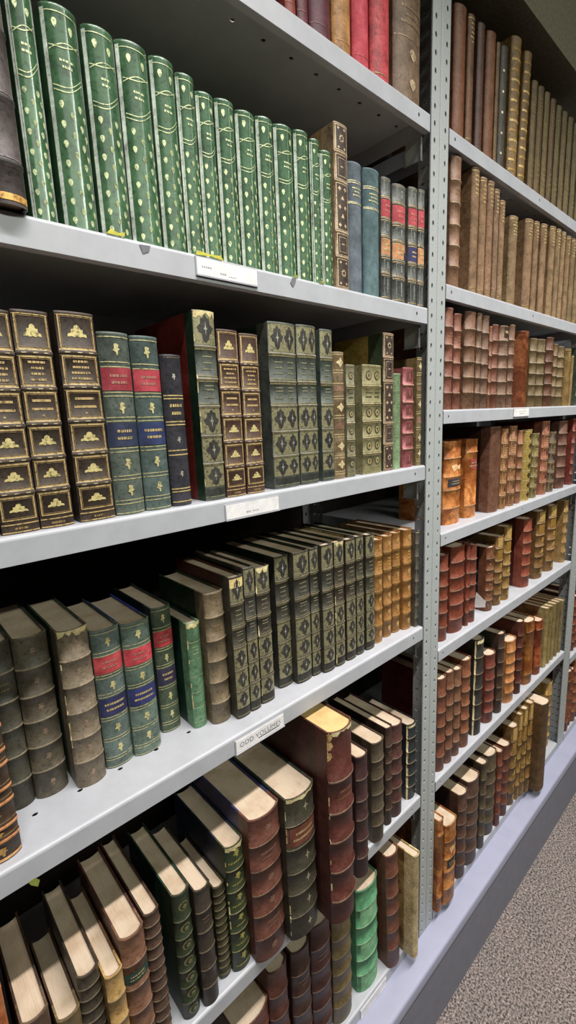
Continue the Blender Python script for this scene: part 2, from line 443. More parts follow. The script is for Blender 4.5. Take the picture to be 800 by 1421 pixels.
        spn.text(mb, h * .7, h * .79, 3, gilt('a8b88c'), .5)
    elif S == 'heart':
        for z in (.36, .6): spn.hline(mb, h * z, .0016, gilt('8a7458'))
        for z in (.1, .27): spn.poly(mb, SPADE, w*.02, h * z, w * .13, h * .035, gilt('c0a888'), .0006)
        spn.text(mb, h * .42, h * .55, 3, gilt('8a7458'), .7)
    elif S == 'titled':
        spn.text(mb, h * .78, h * .95, 5, G, .62); spn.hline(mb, h*.97, .0012, G); spn.hline(mb, h * .04, .0012, gilt('a8905c'))
    elif S == 'faint':
        for k in range(3):
            u = (k - 1) * w * .28; spn.rect(mb, u - .0009, u + .0009, h * .05, h * .95, gilt('7c6c40'), .0003, 1)
        spn.text(mb, h * .7, h * .9, 6, gilt('8a7a48'), .7); spn.text(mb, h * .1, h * .3, 4, gilt('8a7a48'), .7)
    elif S == 'dots':
        for k in range(5): spn.poly(mb, DISC, -w * .25, h * (.12 + .17 * k), .0024, .0024, gilt('d8d0b8'), .0004)
    elif S == 'manybands':
        for k in range(13):
            z = h * (.04 + .072 * k); spn.rect(mb, -w*.45, w*(-.05 + .5 * (k % 3 != 1)), z, z + .0042, gilt('d0b070' if k % 2 else 'b08c4c'), .0004)
        spn.rect(mb, w*.1, w*.2, h*.3, h*.95, gilt('8a6c30'), .0003, 2)
    elif S == 'goldpanel':
        for k in range(7):
            z = h * (.03 + .137 * k); spn.rect(mb, -w*.46, w*.46, z, z + h*.115, gilt('b59a54'), .0003)
            spn.poly(mb, LEAFD, 0, z + h*.055, w*.22, h*.042, leather('3c2c18'), .0006); spn.hline(mb, z + h*.125, .0018, gilt('dcc890'))
    elif S == 'panels':
        for i, (a, c) in enumerate(pan):
            spn.frame(mb, a + .001, c - .001, gilt('b89460'), .0012, .82)
            if i == 4: spn.text(mb, a+(c-a)*.2, a+(c-a)*.8, 3, G, .55)
            else: spn.poly(mb, [LEAFD, FLEUR, SHIELD][i % 3], 0, (a+c)/2, w*.17, (c-a)*.28, DK if i % 2 else gilt('a88450'))
    elif S in ('ribs', 'ribsorn', 'heartribs', 'starlabel', 'chipped', 'capped', 'speck', 'giltbands', 'bright', 'ribsmany', 'curls', 'greenlabel', 'tanribs', 'bigribs', 'calf', 'calf2', 'ledger'):
        if S in ('ribsorn', 'heartribs'):
            og = gilt(mixh(sc_, 'c8a888', .45))
            for i, (a, c) in enumerate(pan):
                if S == 'heartribs' and i in (1, 4): spn.text(mb, a+(c-a)*.25, a+(c-a)*.75, 2, og, .5)
                else: spn.poly(mb, THISTLE if S == 'ribsorn' else ROS, 0, (a+c)/2, w*.12, w*.13, og)
        elif S == 'starlabel':
            for i, (a, c) in enumerate(pan):
                if i != 4: spn.poly(mb, STAR, w*.05, (a+c)/2, w*.16, w*.15, gilt('b0a488'))
        elif S == 'chipped':
            cream = leather('cdb894', 'worn'); rr = random.Random(5)
            for k in range(14): spn.rect(mb, -w*.49, -w*.49 + rr.uniform(.0012, .003), h*k/14, h*(k+1)/14, cream, .0004, 1)
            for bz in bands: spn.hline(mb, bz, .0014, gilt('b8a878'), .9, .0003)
            spn.rect(mb, -w*.4, w*.4, h*.955, h*.99, cream, .0004)
        elif S == 'capped':
            for i, (a, c) in enumerate(pan):
                g2 = gilt(['c79c50', 'a8803c', 'd0ac68'][i % 3])
                if i in (4, 5): spn.rect(mb, -w*.38, w*.4, a + .002, c - .002, g2, .0003)
                else: spn.poly(mb, [THISTLE, LOZ, FLEUR][i % 3], 0, (a+c)/2, w*.24, (c-a)*.3, g2)
        elif S == 'speck':
            rr = random.Random(8)
            for k in range(60): spn.poly(mb, DISC[::2], rr.uniform(-.42, .42)*w, rr.uniform(.03, .96)*h, .0011, .0012, leather('a08060', 'worn'), .0005)
        elif S == 'giltbands':
            for i, (a, c) in enumerate(pan):
                spn.text(mb, a + (c-a)*.12, a+(c-a)*.4, 1, gilt('9c9450'), .8); spn.poly(mb, THISTLE, 0, a+(c-a)*.65, w*.2, (c-a)*.18, gilt('a8a054'))
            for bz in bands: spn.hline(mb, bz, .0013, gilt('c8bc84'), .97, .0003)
        elif S == 'curls':
            for i, (a, c) in enumerate(pan):
                zc = (a+c)/2; r = min(w*.27, (c-a)*.36)
                spn.poly(mb, DISC, 0, zc, r, r, gilt('807a50'), .0003); spn.poly(mb, DISC, .0006, zc, r*.78, r*.78, LM, .0006); spn.poly(mb, DISC, .0012, zc-.0006, r*.4, r*.4, gilt('807a50'), .0009)
        elif S == 'bright':
            for i, (a, c) in enumerate(pan):
                if i % 2 == 0: spn.rect(mb, -w*.49, w*.49, a, c, leather('6fa878', 'cloth'), .0002)
        elif S == 'tanribs':
            for i, (a, c) in enumerate(pan): spn.poly(mb, THISTLE, 0, (a+c)/2, w*.15, min(.005, (c-a)*.3), gilt('b89058'))
            for bz in bands: spn.hline(mb, bz + bw*1.2, .0008, gilt('b89058'))
            spn.hline(mb, .003, .003, leather('c89060', 'worn'))
        elif S == 'ledger':
            for bz in bands: spn.hline(mb, bz + bw * 1.3, .0009, gilt('8a8084'), .99)
            spn.rect(mb, -w*.4, w*.49, h*.012, h*.032, gilt('d8a458'), .0004)
        elif S == 'bigribs':
            wn = gilt('8c6040')
            for a, c in (pan[4],): spn.text(mb, a+(c-a)*.25, a+(c-a)*.75, 2, wn, .5)
            for k, (u, z) in enumerate(((-.46, .97), (-.45, .93), (-.47, .88), (.44, .97))):
                spn.poly(mb, [(-1,-1),(.3,-.6),(1,.2),(.5,1),(-1,.8)], w*u, h*z, .004, .008, leather('b08c58', 'worn'), .0004)
        elif S == 'ribs' and not opt.get('quiet'):
            if pan[-2][1] - pan[-2][0] > .012 and random.random() < .6: a, c = pan[-2]; spn.text(mb, a+(c-a)*.3, a+(c-a)*.75, 2, gilt(mixh(sc_, 'c8a878', .45)), .55)
            for bz in bands: spn.hline(mb, bz, .0008, gilt(mixh(sc_, 'd8c8a8', .62)), .93, .0003); spn.hline(mb, bz - bw * 1.3, .0004, gilt(mixh(sc_, 'c8b088', .4)))  # crest lines: wear plus a highlight painted along each band
        if S in ('calf', 'calf2'):
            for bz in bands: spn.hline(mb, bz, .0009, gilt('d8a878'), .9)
            if S == 'calf':
                spn.poly(mb, [(-1, .7), (-.2, 1), (.3, .5), (1, .8), (.8, -.6), (.1, -.3), (-.6, -1)], w*.02, h*.68, w*.28, h*.045, leather('d8a880', 'worn'), .0005)
    elif S == 'vellum':
        for z in (.15, .83): spn.hline(mb, h*z, .0008, gilt('a08c60'))
    elif S in ('plain', 'lines', 'round'):
        for z in (.06, .95): spn.hline(mb, h*z, .0007, gilt(mixh(sc_, 'c8a878', .35)))
        if S == 'lines':
            for z in (.7, .72): spn.hline(mb, h*z, .0007, G)
    # damage
    if opt.get('torn'):
        crm = leather('d2bd90', 'worn'); rr = random.Random(int(w * 1e6))
        n = 9; top = []; 
        for k in range(n + 1): top.append((-w*.47 + w*.94*k/n, h - .0015 - rr.uniform(.001, .008)))
        for k in range(n): mb.face([spn.P(*top[k], .0005), spn.P(*top[k+1], .0005), spn.P(top[k+1][0], h - .0005, .0010), spn.P(top[k][0], h - .0005, .0010)], crm, True)
        for k in range(7):
            z_ = h * rr.uniform(.02, .9); spn.rect(mb, -w*.492, -w*.492 + rr.uniform(.0004, .0012), z_, z_ + h * rr.uniform(.02, .07), crm, .00045, 1)
    if opt.get('cap'):
        spn.rect(mb, -w*.47, w*.47, h*.925, h*.985, leather('cbb07a', 'worn'), .0005)
    cov = mb.build('cover', root)
    # title labels: separate patches of leather pasted on the spine
    def lab(z0, z1, hexc, f=.98, txt=2, name='title_label', lbl=None, tg='c8b27c'):
        m2 = MB(); spn.rect(m2, -w/2*f, w/2*f, z0*h, z1*h, leather(hexc, 'cloth'), .0005)
        spn.text(m2, h*(z0 + (z1-z0)*.2), h*(z0 + (z1-z0)*.8), txt, gilt(tg), .7, .0008)
        o = m2.build(name, root)
        if lbl: o['label'] = lbl
    if S == 'label2': lab(.695, .815, opt['c1'], lbl='red title label', tg='b08070'); lab(.39, .52, opt['c2'], lbl='dark blue volume label')
    if S == 'multi':
        lab(.685, .825, 'a02a34', lbl='red title label', tg='c87a70')
        if opt['o'] == 'blue': lab(.38, .5, '2c2a5c', lbl='blue volume label')
        else: lab(.375, .505, 'b07848', lbl='orange volume label')
        if opt['o'] == 'orange2':
            m2 = MB(); spn.poly(m2, RECT, w*.33, h*.41, w*.14, h*.035, leather('2c2a5c', 'cloth'), .0011); m2.build('label_fragment', root)
    if S == 'starlabel': lab(.67, .8, '6a3626', lbl='brown title panel')
    if S == 'calf': lab(.46, .555, '2e2c34', .75, lbl='black title label')
    if S == 'calf2' and 'small red label' in label: lab(.62, .75, '8c2c28', .55, lbl='small red title label')
    if S == 'greenlabel': lab(.69, .76, '223c34', lbl='green title label')
    if opt.get('toplabel'): lab(.86, .99, '2c1c10', .5, 1)
    # pages
    pg = MB(); pt = .004 if h > .12 else .003
    if S == 'bigribs' or h > .24: pt = .005
    hw = w/2 - t - .0002; n = 6
    pf = 'd0bda4' if S not in ('green', 'bluecloth') else 'a8a890'
    if opt.get('page'): pf = opt['page']
    PM = pages(pf if S not in ('bigribs',) else 'd2b67c')
    poly = [(hw * math.sin(math.pi/2*k/n), 0) for k in range(-n, n+1)]
    fr = [(u, spn.y(u * w / (2 * hw) * .97) * .9 + .0022) for u, _ in poly]
    bk = [(hw * (1 - 2 * k / 6), depth - pt - .0025 * math.sin(math.pi * k / 6)) for k in range(7)]
    pg.prism(fr + bk, .0035, h - .0035, PM)
    pg.build('page_block', root)
    return root

BOOKS = {
"near bay's top shelf": (1.8753, [
 (-0.3261,-0.3084,0.0040,0.200,'plain','7a2a22','5a2018',"brownish red cloth volume with tan foot, near bay's top shelf",{}),
 (-0.3057,-0.2871,0.0040,0.210,'plain','5c2230','451a24',"dark wine volume with slim spine, near bay's top shelf",{}),
 (-0.2807,-0.2423,0.0040,0.220,'plain','542033','401826',"dusky purple calf volume, near bay's top shelf",{}),
 (-0.2378,-0.2016,0.0040,0.215,'plain','a5713a','8a5c2e',"tan calf volume, near bay's top shelf",{}),
 (-0.1968,-0.1622,0.0040,0.210,'lines','b02a3c','8f2030',"crimson cloth volume beside the tan one, near bay's top shelf",{}),
 (-0.1546,-0.1110,0.0040,0.210,'titled','b22b3d','8f2030',"crimson cloth volume with gilt title, near bay's top shelf",{}),
 (-0.0967,-0.0249,0.0040,0.230,'heart','6b5344','4d3a30',"thick brown volume with gilt hearts beside the post, near bay's top shelf",{}),
]),
"near bay's second shelf": (1.5781, [
 (-0.6781,-0.6497,-0.0120,0.262,'ledger','4a4046','2e282c',"thick charcoal ledger with black bands and gilt foot, near bay's second shelf",{}),
 (-0.6417,-0.6208,0.0040,0.176,'green','3d6b42','1f5c2c',"first green volume with gilt spots along near bay's second shelf",{}),
 (-0.6140,-0.5828,0.0040,0.177,'green','3f6a45','1f5c2c',"second green volume with gilt spots along near bay's second shelf",{}),
 (-0.5792,-0.5491,0.0040,0.176,'green','3f6a45','1f5c2c',"third green volume with gilt spots along near bay's second shelf",{}),
 (-0.5475,-0.5145,0.0040,0.178,'green','3f6a45','1f5c2c',"fourth green volume with gilt spots along near bay's second shelf",{}),
 (-0.5133,-0.4861,0.0040,0.178,'green','3f6a45','1f5c2c',"fifth green volume with gilt spots along near bay's second shelf",{}),
 (-0.4854,-0.4633,0.0040,0.174,'green','3f6a45','1f5c2c',"sixth green volume with gilt spots along near bay's second shelf",{}),
 (-0.4620,-0.4396,0.0040,0.166,'green','3f6a45','1f5c2c',"seventh green volume with gilt spots along near bay's second shelf",{}),
 (-0.4369,-0.4113,0.0040,0.169,'green','3f6a45','1f5c2c',"eighth green volume with gilt spots along near bay's second shelf",{}),
 (-0.4087,-0.3810,0.0040,0.168,'green','3f6a45','1f5c2c',"ninth green volume with gilt spots along near bay's second shelf",{}),
 (-0.3786,-0.3531,0.0040,0.172,'green','3f6a45','1f5c2c',"tenth green volume with gilt spots along near bay's second shelf",{}),
 (-0.3496,-0.3195,0.0040,0.174,'green','3f6a45','1f5c2c',"eleventh green volume with gilt spots along near bay's second shelf",{}),
 (-0.3170,-0.2922,0.0040,0.178,'green','3f6a45','1f5c2c',"twelfth green volume with gilt spots along near bay's second shelf",{}),
 (-0.2902,-0.2729,0.0040,0.176,'green','3f6a45','1f5c2c',"thirteenth green volume with gilt spots along near bay's second shelf",{}),
 (-0.2701,-0.2494,0.0040,0.169,'green','3f6a45','1f5c2c',"last green volume with gilt spots along near bay's second shelf",{}),
 (-0.2448,-0.2173,0.0040,0.211,'ornate','8a7360','7a6040',"tall tan volume with dark ornamental gilt panels, near bay's second shelf",{}),
 (-0.2133,-0.1835,0.0040,0.173,'bluecloth','55606a','44505a',"slate-blue cloth volume with gilt title, near bay's second shelf",{}),
 (-0.1762,-0.1395,0.0040,0.176,'bluecloth','4a6468','3a5054',"blue-green cloth volume with gilt title, near bay's second shelf",{}),
 (-0.1365,-0.1133,0.0040,0.174,'multi','50534e','2a3030',"first dark banded volume with red title label along near bay's second shelf",{'o': 'orange'}),
 (-0.1046,-0.0701,0.0040,0.174,'multi','50534e','2a3030',"second dark banded volume with red title label along near bay's second shelf",{'o': 'orange2'}),
 (-0.0627,-0.0379,0.0040,0.180,'multi','50534e','2a3030',"third dark banded volume with red title label along near bay's second shelf",{'o': 'blue'}),
 (-0.0354,-0.0173,0.0040,0.183,'multi','50534e','2a3030',"last dark banded volume with red title label along near bay's second shelf",{'o': 'orange'}),
]),
"near bay's third shelf": (1.3022, [
 (-0.7286,-0.7061,0.0080,0.197,'frame','3c302c','5a2a1c',"first dark brown volume with gilt framed crests along near bay's third shelf",{}),
 (-0.7044,-0.6726,0.0080,0.197,'frame','3c302c','5a2a1c',"second dark brown volume with gilt framed crests along near bay's third shelf",{}),
 (-0.6713,-0.6410,0.0080,0.199,'frame','3c302c','5a2a1c',"third dark brown volume with gilt framed crests along near bay's third shelf",{}),
 (-0.6346,-0.5989,0.0080,0.202,'frame','3c302c','2a2422',"fourth dark brown volume with gilt framed crests along near bay's third shelf",{}),
 (-0.5963,-0.5641,0.0080,0.187,'label2','525c54','23352c',"first green-blue volume with red and blue labels along near bay's third shelf",{'c1': '8c1f2c', 'c2': '222a44'}),
 (-0.5625,-0.5315,0.0080,0.186,'label2','4a5a56','23352c',"last green-blue volume with red and blue labels along near bay's third shelf",{'c1': '9c2030', 'c2': '22305a'}),
 (-0.5300,-0.5050,0.0080,0.169,'fivebar','34333a','22222a','dark volume with gilt bars beside the tall green one',{}),
 (-0.4862,-0.4571,0.0080,0.220,'diamond','4a5048','6e1c18',"tall green volume with worn head and red boards, near bay's third shelf",{'torn': 1, 'strip': '1b3322', 'js': 0.017}),
 (-0.4550,-0.4251,0.0080,0.202,'frame','4a3430','5a2a1c',"fifth dark brown volume with gilt framed crests along near bay's third shelf",{}),
 (-0.4224,-0.3935,0.0080,0.200,'frame','4a3430','5a2a1c',"last dark brown volume with gilt framed crests along near bay's third shelf",{}),
 (-0.3744,-0.3263,0.0080,0.219,'diamond2','4a5048','1b3322',"wide green volume with paired gilt ornaments, left one, near bay's third shelf",{}),
 (-0.3238,-0.2866,0.0080,0.220,'diamond2','4a5048','1b3322',"wide green volume with paired gilt ornaments, right one, near bay's third shelf",{}),
 (-0.2789,-0.2533,0.0080,0.218,'diamond','465048','1b3322',"slim tall green volume with one ornament column, near bay's third shelf",{}),
 (-0.2505,-0.2263,0.0080,0.189,'lozenge','7a6652','5a4a3a',"slim tan volume with pale gilt lozenges, near bay's third shelf",{}),
 (-0.2241,-0.2048,0.0080,0.172,'ring','6f6a5a','4a463a',"slim grey-tan volume with single gilt rings, near bay's third shelf",{}),
 (-0.1836,-0.1345,0.0080,0.174,'ring2','7c7558','3a3226',"wide olive-tan volume with paired gilt rings, near bay's third shelf",{}),
 (-0.1294,-0.1005,0.0080,0.226,'ornate','7a5f50','8a7434',"tall tan volume with pink-brown panels and mustard boards, near bay's third shelf",{'strip': '2c3a24', 'js': 0.03}),
 (-0.0982,-0.0788,0.0080,0.163,'plainlines','6f8a62','5a7550',"thin pale green volume with faint gilt lines, near bay's third shelf",{}),
 (-0.0707,-0.0387,0.0080,0.174,'redpanel','8c4650','5a2a30',"rose-red volume with raised bands, near bay's third shelf",{}),
 (-0.0289,-0.0135,0.0080,0.193,'lozenge','6a5a3c','4a3c28',"narrow gilt-patterned volume touching the post, near bay's third shelf",{}),
]),
"near bay's fourth shelf": (0.9793, [
 (-0.7645,-0.7306,0.0116,0.157,'tanribs','3a2a22','3a2a22',"dark brown volume with orange ribs at shelf edge, near bay's fourth shelf",{}),
 (-0.7298,-0.7026,0.0727,0.200,'ribs','3a3630','262c26',"charcoal calf volume with thin ribs, near bay's fourth shelf",{}),
 (-0.7018,-0.6666,0.0688,0.198,'ribsorn','4a423a','2c352c',"dark grey-brown volume with olive cast and pale ribs, near bay's fourth shelf",{}),
 (-0.6617,-0.6279,0.0515,0.198,'ribsorn','6d5f55','2e4432',"dusty brown volume with cream torn head, near bay's fourth shelf",{'torn': 1}),
 (-0.6245,-0.5901,0.0587,0.183,'label2','55655f','2a3a34',"first green-blue volume with red and blue labels along near bay's fourth shelf",{'c1': 'a52c32', 'c2': '24264e'}),
 (-0.5893,-0.5531,0.0546,0.181,'label2','55685c','22328c',"second green-blue volume with red and blue labels along near bay's fourth shelf",{'c1': 'b02a36', 'c2': '22285e'}),
 (-0.5416,-0.5143,0.0731,0.182,'label2','42503c','202a22',"last green-blue volume with red and blue labels along near bay's fourth shelf",{'c1': 'b02c30', 'c2': '2c2840'}),
 (-0.5058,-0.4855,0.0503,0.156,'plainlines','58805c','16352a',"light green small volume with cream worn head, near bay's fourth shelf",{'torn': 1}),
 (-0.4823,-0.4519,0.0366,0.194,'ribs','6a5a4a','1f3a24',"faded brown volume with green boards and chipped label, near bay's fourth shelf",{'torn': 0}),
 (-0.4511,-0.4286,0.0246,0.212,'diamond','3c3832','4a1a14',"dark gilt volume with cream cap and red boards, near bay's fourth shelf",{'cap': 1}),
 (-0.4262,-0.4078,0.0257,0.219,'diamond','3c3a34','23281f',"first dark green volume with gilt lozenge panels along near bay's fourth shelf",{}),
 (-0.4036,-0.3788,0.0276,0.213,'diamond','3c3632','23281f',"second dark green volume with gilt lozenge panels along near bay's fourth shelf",{'torn': 1}),
 (-0.3579,-0.3302,0.0391,0.216,'diamond','38362e','1c2a1c',"third dark green volume with gilt lozenge panels along near bay's fourth shelf",{}),
 (-0.3294,-0.2970,0.0275,0.218,'diamond','38362e','1c2a1c',"fourth dark green volume with gilt lozenge panels along near bay's fourth shelf",{}),
 (-0.2959,-0.2770,0.0274,0.218,'diamond','38362e','1c2a1c',"fifth dark green volume with gilt lozenge panels along near bay's fourth shelf",{}),
 (-0.2762,-0.2498,0.0197,0.220,'diamond','38362e','1c2a1c',"sixth dark green volume with gilt lozenge panels along near bay's fourth shelf",{}),
 (-0.2475,-0.2246,0.0192,0.219,'diamond','3a322c','1c2a1c',"dark gilt volume with torn tan joint, near bay's fourth shelf",{'torn': 1}),
 (-0.2196,-0.1958,0.0186,0.218,'diamond','3a322c','9a8458',"dark gilt volume with pale yellow joint edge, near bay's fourth shelf",{}),
 (-0.1925,-0.1734,0.0192,0.218,'diamond','38342e','1c2a1c',"seventh dark green volume with gilt lozenge panels along near bay's fourth shelf",{}),
 (-0.1673,-0.1439,0.0179,0.216,'diamond','38342e','1c2a1c',"last dark green volume with gilt lozenge panels along near bay's fourth shelf",{}),
 (-0.1358,-0.1130,0.0218,0.200,'shield','855826','5a3414',"first golden brown volume with small gilt shields along near bay's fourth shelf",{}),
 (-0.1051,-0.0807,0.0244,0.200,'shield','855826','5a3414',"second golden brown volume with small gilt shields along near bay's fourth shelf",{}),
 (-0.0779,-0.0541,0.0238,0.201,'shield','855826','5a3414',"third golden brown volume with small gilt shields along near bay's fourth shelf",{}),
 (-0.0533,-0.0268,0.0160,0.203,'shield','8a5a24','5a3414',"last golden brown volume with small gilt shields along near bay's fourth shelf",{}),
 (-0.0260,-0.0135,0.0097,0.195,'ringdark','4c4642','3a3430','dark grey volume with small gilt rosettes by the post',{}),
]),
"near bay's fifth shelf": (0.5885, [
 (-0.8280,-0.7695,0.0000,0.262,'plain','b05c22','b05c22',"orange-brown calf volume at the corner, near bay's fifth shelf",{}),
 (-0.7610,-0.7343,0.0000,0.205,'plain','5a4438','3a2a24',"cream-topped volume, first of two low cream blocks, near bay's fifth shelf",{}),
 (-0.7294,-0.7053,0.0000,0.174,'plain','7a6448','4a3428',"cream-topped volume, second of two low cream blocks, near bay's fifth shelf",{}),
 (-0.7045,-0.6806,0.0000,0.208,'ribsmany','3a322c','2c2622',"charcoal volume with many fine ribs, near bay's fifth shelf",{}),
 (-0.6794,-0.6591,-0.0120,0.196,'ribs','a07c4a','5a3a24',"slim honey-tan volume with pale top, near bay's fifth shelf",{}),
 (-0.6566,-0.6262,-0.0050,0.219,'greenlabel','6a4638','4a2a24',"broad brown volume with torn cap and green label, near bay's fifth shelf",{}),
 (-0.6223,-0.6018,0.0060,0.215,'ribsmany','44302a','3a2420',"dark brown volume with close ribs, near bay's fifth shelf",{}),
 (-0.5830,-0.5573,0.0076,0.208,'curls','28321f','163022',"dark green volume with gilt curls, near bay's fifth shelf",{}),
 (-0.5545,-0.5300,0.0020,0.197,'ribs','322a26','2a2422',"dull black-brown volume with two faint ribs, near bay's fifth shelf",{}),
 (-0.5194,-0.5007,0.0149,0.163,'ribsmany','34301f','2c2018',"short olive-brown volume with close ribs, near bay's fifth shelf",{}),
 (-0.4999,-0.4683,0.0062,0.220,'giltbands','2e3822','1c2438',"green gilt volume with dark blue boards, near bay's fifth shelf",{'torn': 1}),
 (-0.4675,-0.4101,-0.0124,0.253,'heartribs','5c332c','262a52',"broad red-brown volume with faded gilt stamps, near bay's fifth shelf",{}),
 (-0.4093,-0.3493,-0.0261,0.258,'starlabel','38342c','1c2a26',"dark volume with star stamps and brown title panel, near bay's fifth shelf",{'torn': 1}),
 (-0.3446,-0.2900,-0.0557,0.350,'bigribs','4e2420','371818',"giant maroon folio with worn corners and six ribs, near bay's fifth shelf",{'torn': 1}),
 (-0.2549,-0.2241,-0.0294,0.244,'ribs','3c2428','2c181c',"plum-dark volume beside the giant maroon folio, near bay's fifth shelf",{}),
 (-0.1794,-0.1440,-0.0052,0.216,'ribs','453a30','3a2c26',"brown-grey volume with tan joint edge, near bay's fifth shelf",{}),
 (-0.1292,-0.1095,0.0034,0.219,'ribs','3a2822','2c1c18',"slim dark volume with chipped ribs, near bay's fifth shelf",{}),
 (-0.1051,-0.0707,0.0036,0.210,'ribs','4c2c2c','381c20',"maroon volume with pale top, near bay's fifth shelf",{}),
 (-0.0458,-0.0135,0.0091,0.179,'chipped','24282a','14181c',"black volume with cream chipped joint by the post, near bay's fifth shelf",{}),
]),
"near bay's bottom shelf": (0.2310, [
 (-0.5035,-0.4350,0.0100,0.235,'ribs','5a2c24','4a241c',"squat brown volume under the fifth shelf lip, near bay's bottom shelf",{}),
 (-0.4342,-0.3937,0.0100,0.281,'ribs','4c2822','6a4420',"brown volume with olive gilt top corner, near bay's bottom shelf",{}),
 (-0.3836,-0.3392,0.0100,0.272,'ribs','3a2320','2c1a18',"first dark red-brown leather volume with raised bands along near bay's bottom shelf",{}),
 (-0.3368,-0.2867,0.0100,0.283,'ribs','3c2020','2c1a18',"last dark red-brown leather volume with raised bands along near bay's bottom shelf",{}),
 (-0.2828,-0.2304,0.0086,0.246,'ribs','5a4a30','4a3a28',"olive-brown volume with bright worn joint, near bay's bottom shelf",{}),
 (-0.2095,-0.1433,0.0089,0.252,'bright','4c8c60','2f7048',"bright green volume with pale ribs, near bay's bottom shelf",{}),
 (-0.1277,-0.0873,-0.0059,0.292,'ribs','5e3428','3c2018',"red-brown volume with light ribs, near bay's bottom shelf",{'depth': 0.14, 'lean': -1.8}),
 (-0.0742,-0.0531,-0.0270,0.265,'vellum','b8a278','8a7048',"tall tan parchment volume with worn brown board, near bay's bottom shelf",{'yaw': 4}),
 (-0.0460,-0.0200,0.0600,0.161,'plain','5a4430','4a3828',"small brown volume set back behind the parchment one, near bay's bottom shelf",{'depth': 0.13}),
]),
"far bay's top shelf": (1.8768, [
 (0.0755,0.1126,0.0040,0.198,'plain','6a3c24','5a3020',"tall red-brown calf volume by the post, far bay's top shelf",{}),
 (0.1169,0.1386,0.0040,0.200,'titled','5e3a20','4a2c1a',"slim brown volume with gilt lettering, far bay's top shelf",{}),
 (0.1536,0.1775,0.0040,0.204,'plain','4c302c','3a2018',"dark maroon volume, far bay's top shelf",{}),
 (0.1917,0.2245,0.0040,0.209,'plain','6a3c20','4c2c18',"plain tan-brown volume, far bay's top shelf",{}),
 (0.2253,0.2383,0.0040,0.203,'plain','5e4426','4c3018',"thin olive-brown volume, far bay's top shelf",{}),
 (0.2487,0.2756,0.0040,0.209,'dots','3c3834','2a2622',"grey volume with a column of pale dots, far bay's top shelf",{}),
 (0.2991,0.3390,0.0040,0.248,'manybands','7a5c34','4c3018',"upright volume with bright gilt bands, far bay's top shelf",{}),
 (0.3472,0.3785,0.0040,0.245,'manybands','74562e','4c3018',"volume with gilt bands leaning rightwards, far bay's top shelf",{'lean': 2.5}),
 (0.3996,0.4247,0.0040,0.209,'faint','5f4a2a','4c3018',"first dim olive-brown volume with worn gilt along far bay's top shelf",{}),
 (0.4347,0.4614,0.0040,0.212,'faint','5c4226','4c3018',"second dim olive-brown volume with worn gilt along far bay's top shelf",{}),
 (0.4715,0.4957,0.0040,0.214,'faint','64502c','4c3018',"third dim olive-brown volume with worn gilt along far bay's top shelf",{}),
 (0.5071,0.5322,0.0040,0.214,'faint','5a3c22','4c3018',"fourth dim olive-brown volume with worn gilt along far bay's top shelf",{}),
 (0.5444,0.5703,0.0040,0.214,'faint','5a4a2a','4c3018',"fifth dim olive-brown volume with worn gilt along far bay's top shelf",{}),
 (0.5834,0.6101,0.0040,0.216,'faint','604a2c','4c3018',"sixth dim olive-brown volume with worn gilt along far bay's top shelf",{}),
 (0.6241,0.6517,0.0040,0.218,'faint','5e4c2c','4c3018',"seventh dim olive-brown volume with worn gilt along far bay's top shelf",{}),
 (0.6668,0.6954,0.0040,0.219,'faint','5a4c30','4c3018',"eighth dim olive-brown volume with worn gilt along far bay's top shelf",{}),
 (0.7115,0.7410,0.0040,0.223,'faint','5c4a2a','4c3018',"last dim olive-brown volume with worn gilt along far bay's top shelf",{}),
]),
"far bay's second shelf": (1.6273, [
 (0.0749,0.1079,0.0040,0.218,'ribs','7a5644','5a3c2c',"brown calf volume with dark ribs by the post, far bay's second shelf",{}),
 (0.1492,0.1767,0.0040,0.222,'titled','7c5c44','4a2a20',"tan-spined volume with dark maroon board, far bay's second shelf",{}),
 (0.1828,0.2073,0.0040,0.213,'titled','84624a','5a4030',"first brown volume with gilt title at top along far bay's second shelf",{}),
 (0.2140,0.2381,0.0040,0.215,'titled','84604a','5a4030',"second brown volume with gilt title at top along far bay's second shelf",{}),
 (0.2433,0.2626,0.0040,0.208,'titled','7a5c4a','5a4030',"third brown volume with gilt title at top along far bay's second shelf",{}),
 (0.2696,0.2908,0.0040,0.194,'titled','84644c','5a4030',"fourth brown volume with gilt title at top along far bay's second shelf",{}),
 (0.3248,0.3609,0.0040,0.179,'titled','7c6248','4a2a20',"fifth brown volume with gilt title at top along far bay's second shelf",{}),
 (0.4073,0.4450,0.0040,0.192,'titled','84644c','4a2a20',"sixth brown volume with gilt title at top along far bay's second shelf",{}),
 (0.4518,0.4771,0.0040,0.196,'titled','80604a','4a2a20',"seventh brown volume with gilt title at top along far bay's second shelf",{}),
 (0.4965,0.5265,0.0040,0.201,'titled','84644c','4a2a20',"eighth brown volume with gilt title at top along far bay's second shelf",{}),
 (0.5517,0.5830,0.0040,0.208,'titled','86684c','4a2a20',"ninth brown volume with gilt title at top along far bay's second shelf",{}),
 (0.5923,0.6171,0.0040,0.210,'titled','7e644a','4a2a20',"tenth brown volume with gilt title at top along far bay's second shelf",{}),
 (0.6279,0.6512,0.0040,0.211,'titled','86684c','5a4030',"eleventh brown volume with gilt title at top along far bay's second shelf",{}),
 (0.6649,0.6911,0.0040,0.209,'titled','84644a','5a4030',"twelfth brown volume with gilt title at top along far bay's second shelf",{}),
 (0.7045,0.7316,0.0040,0.211,'titled','7a6248','5a4030',"thirteenth brown volume with gilt title at top along far bay's second shelf",{}),
 (0.7460,0.7739,0.0040,0.211,'titled','7e6448','5a4030',"fourteenth brown volume with gilt title at top along far bay's second shelf",{}),
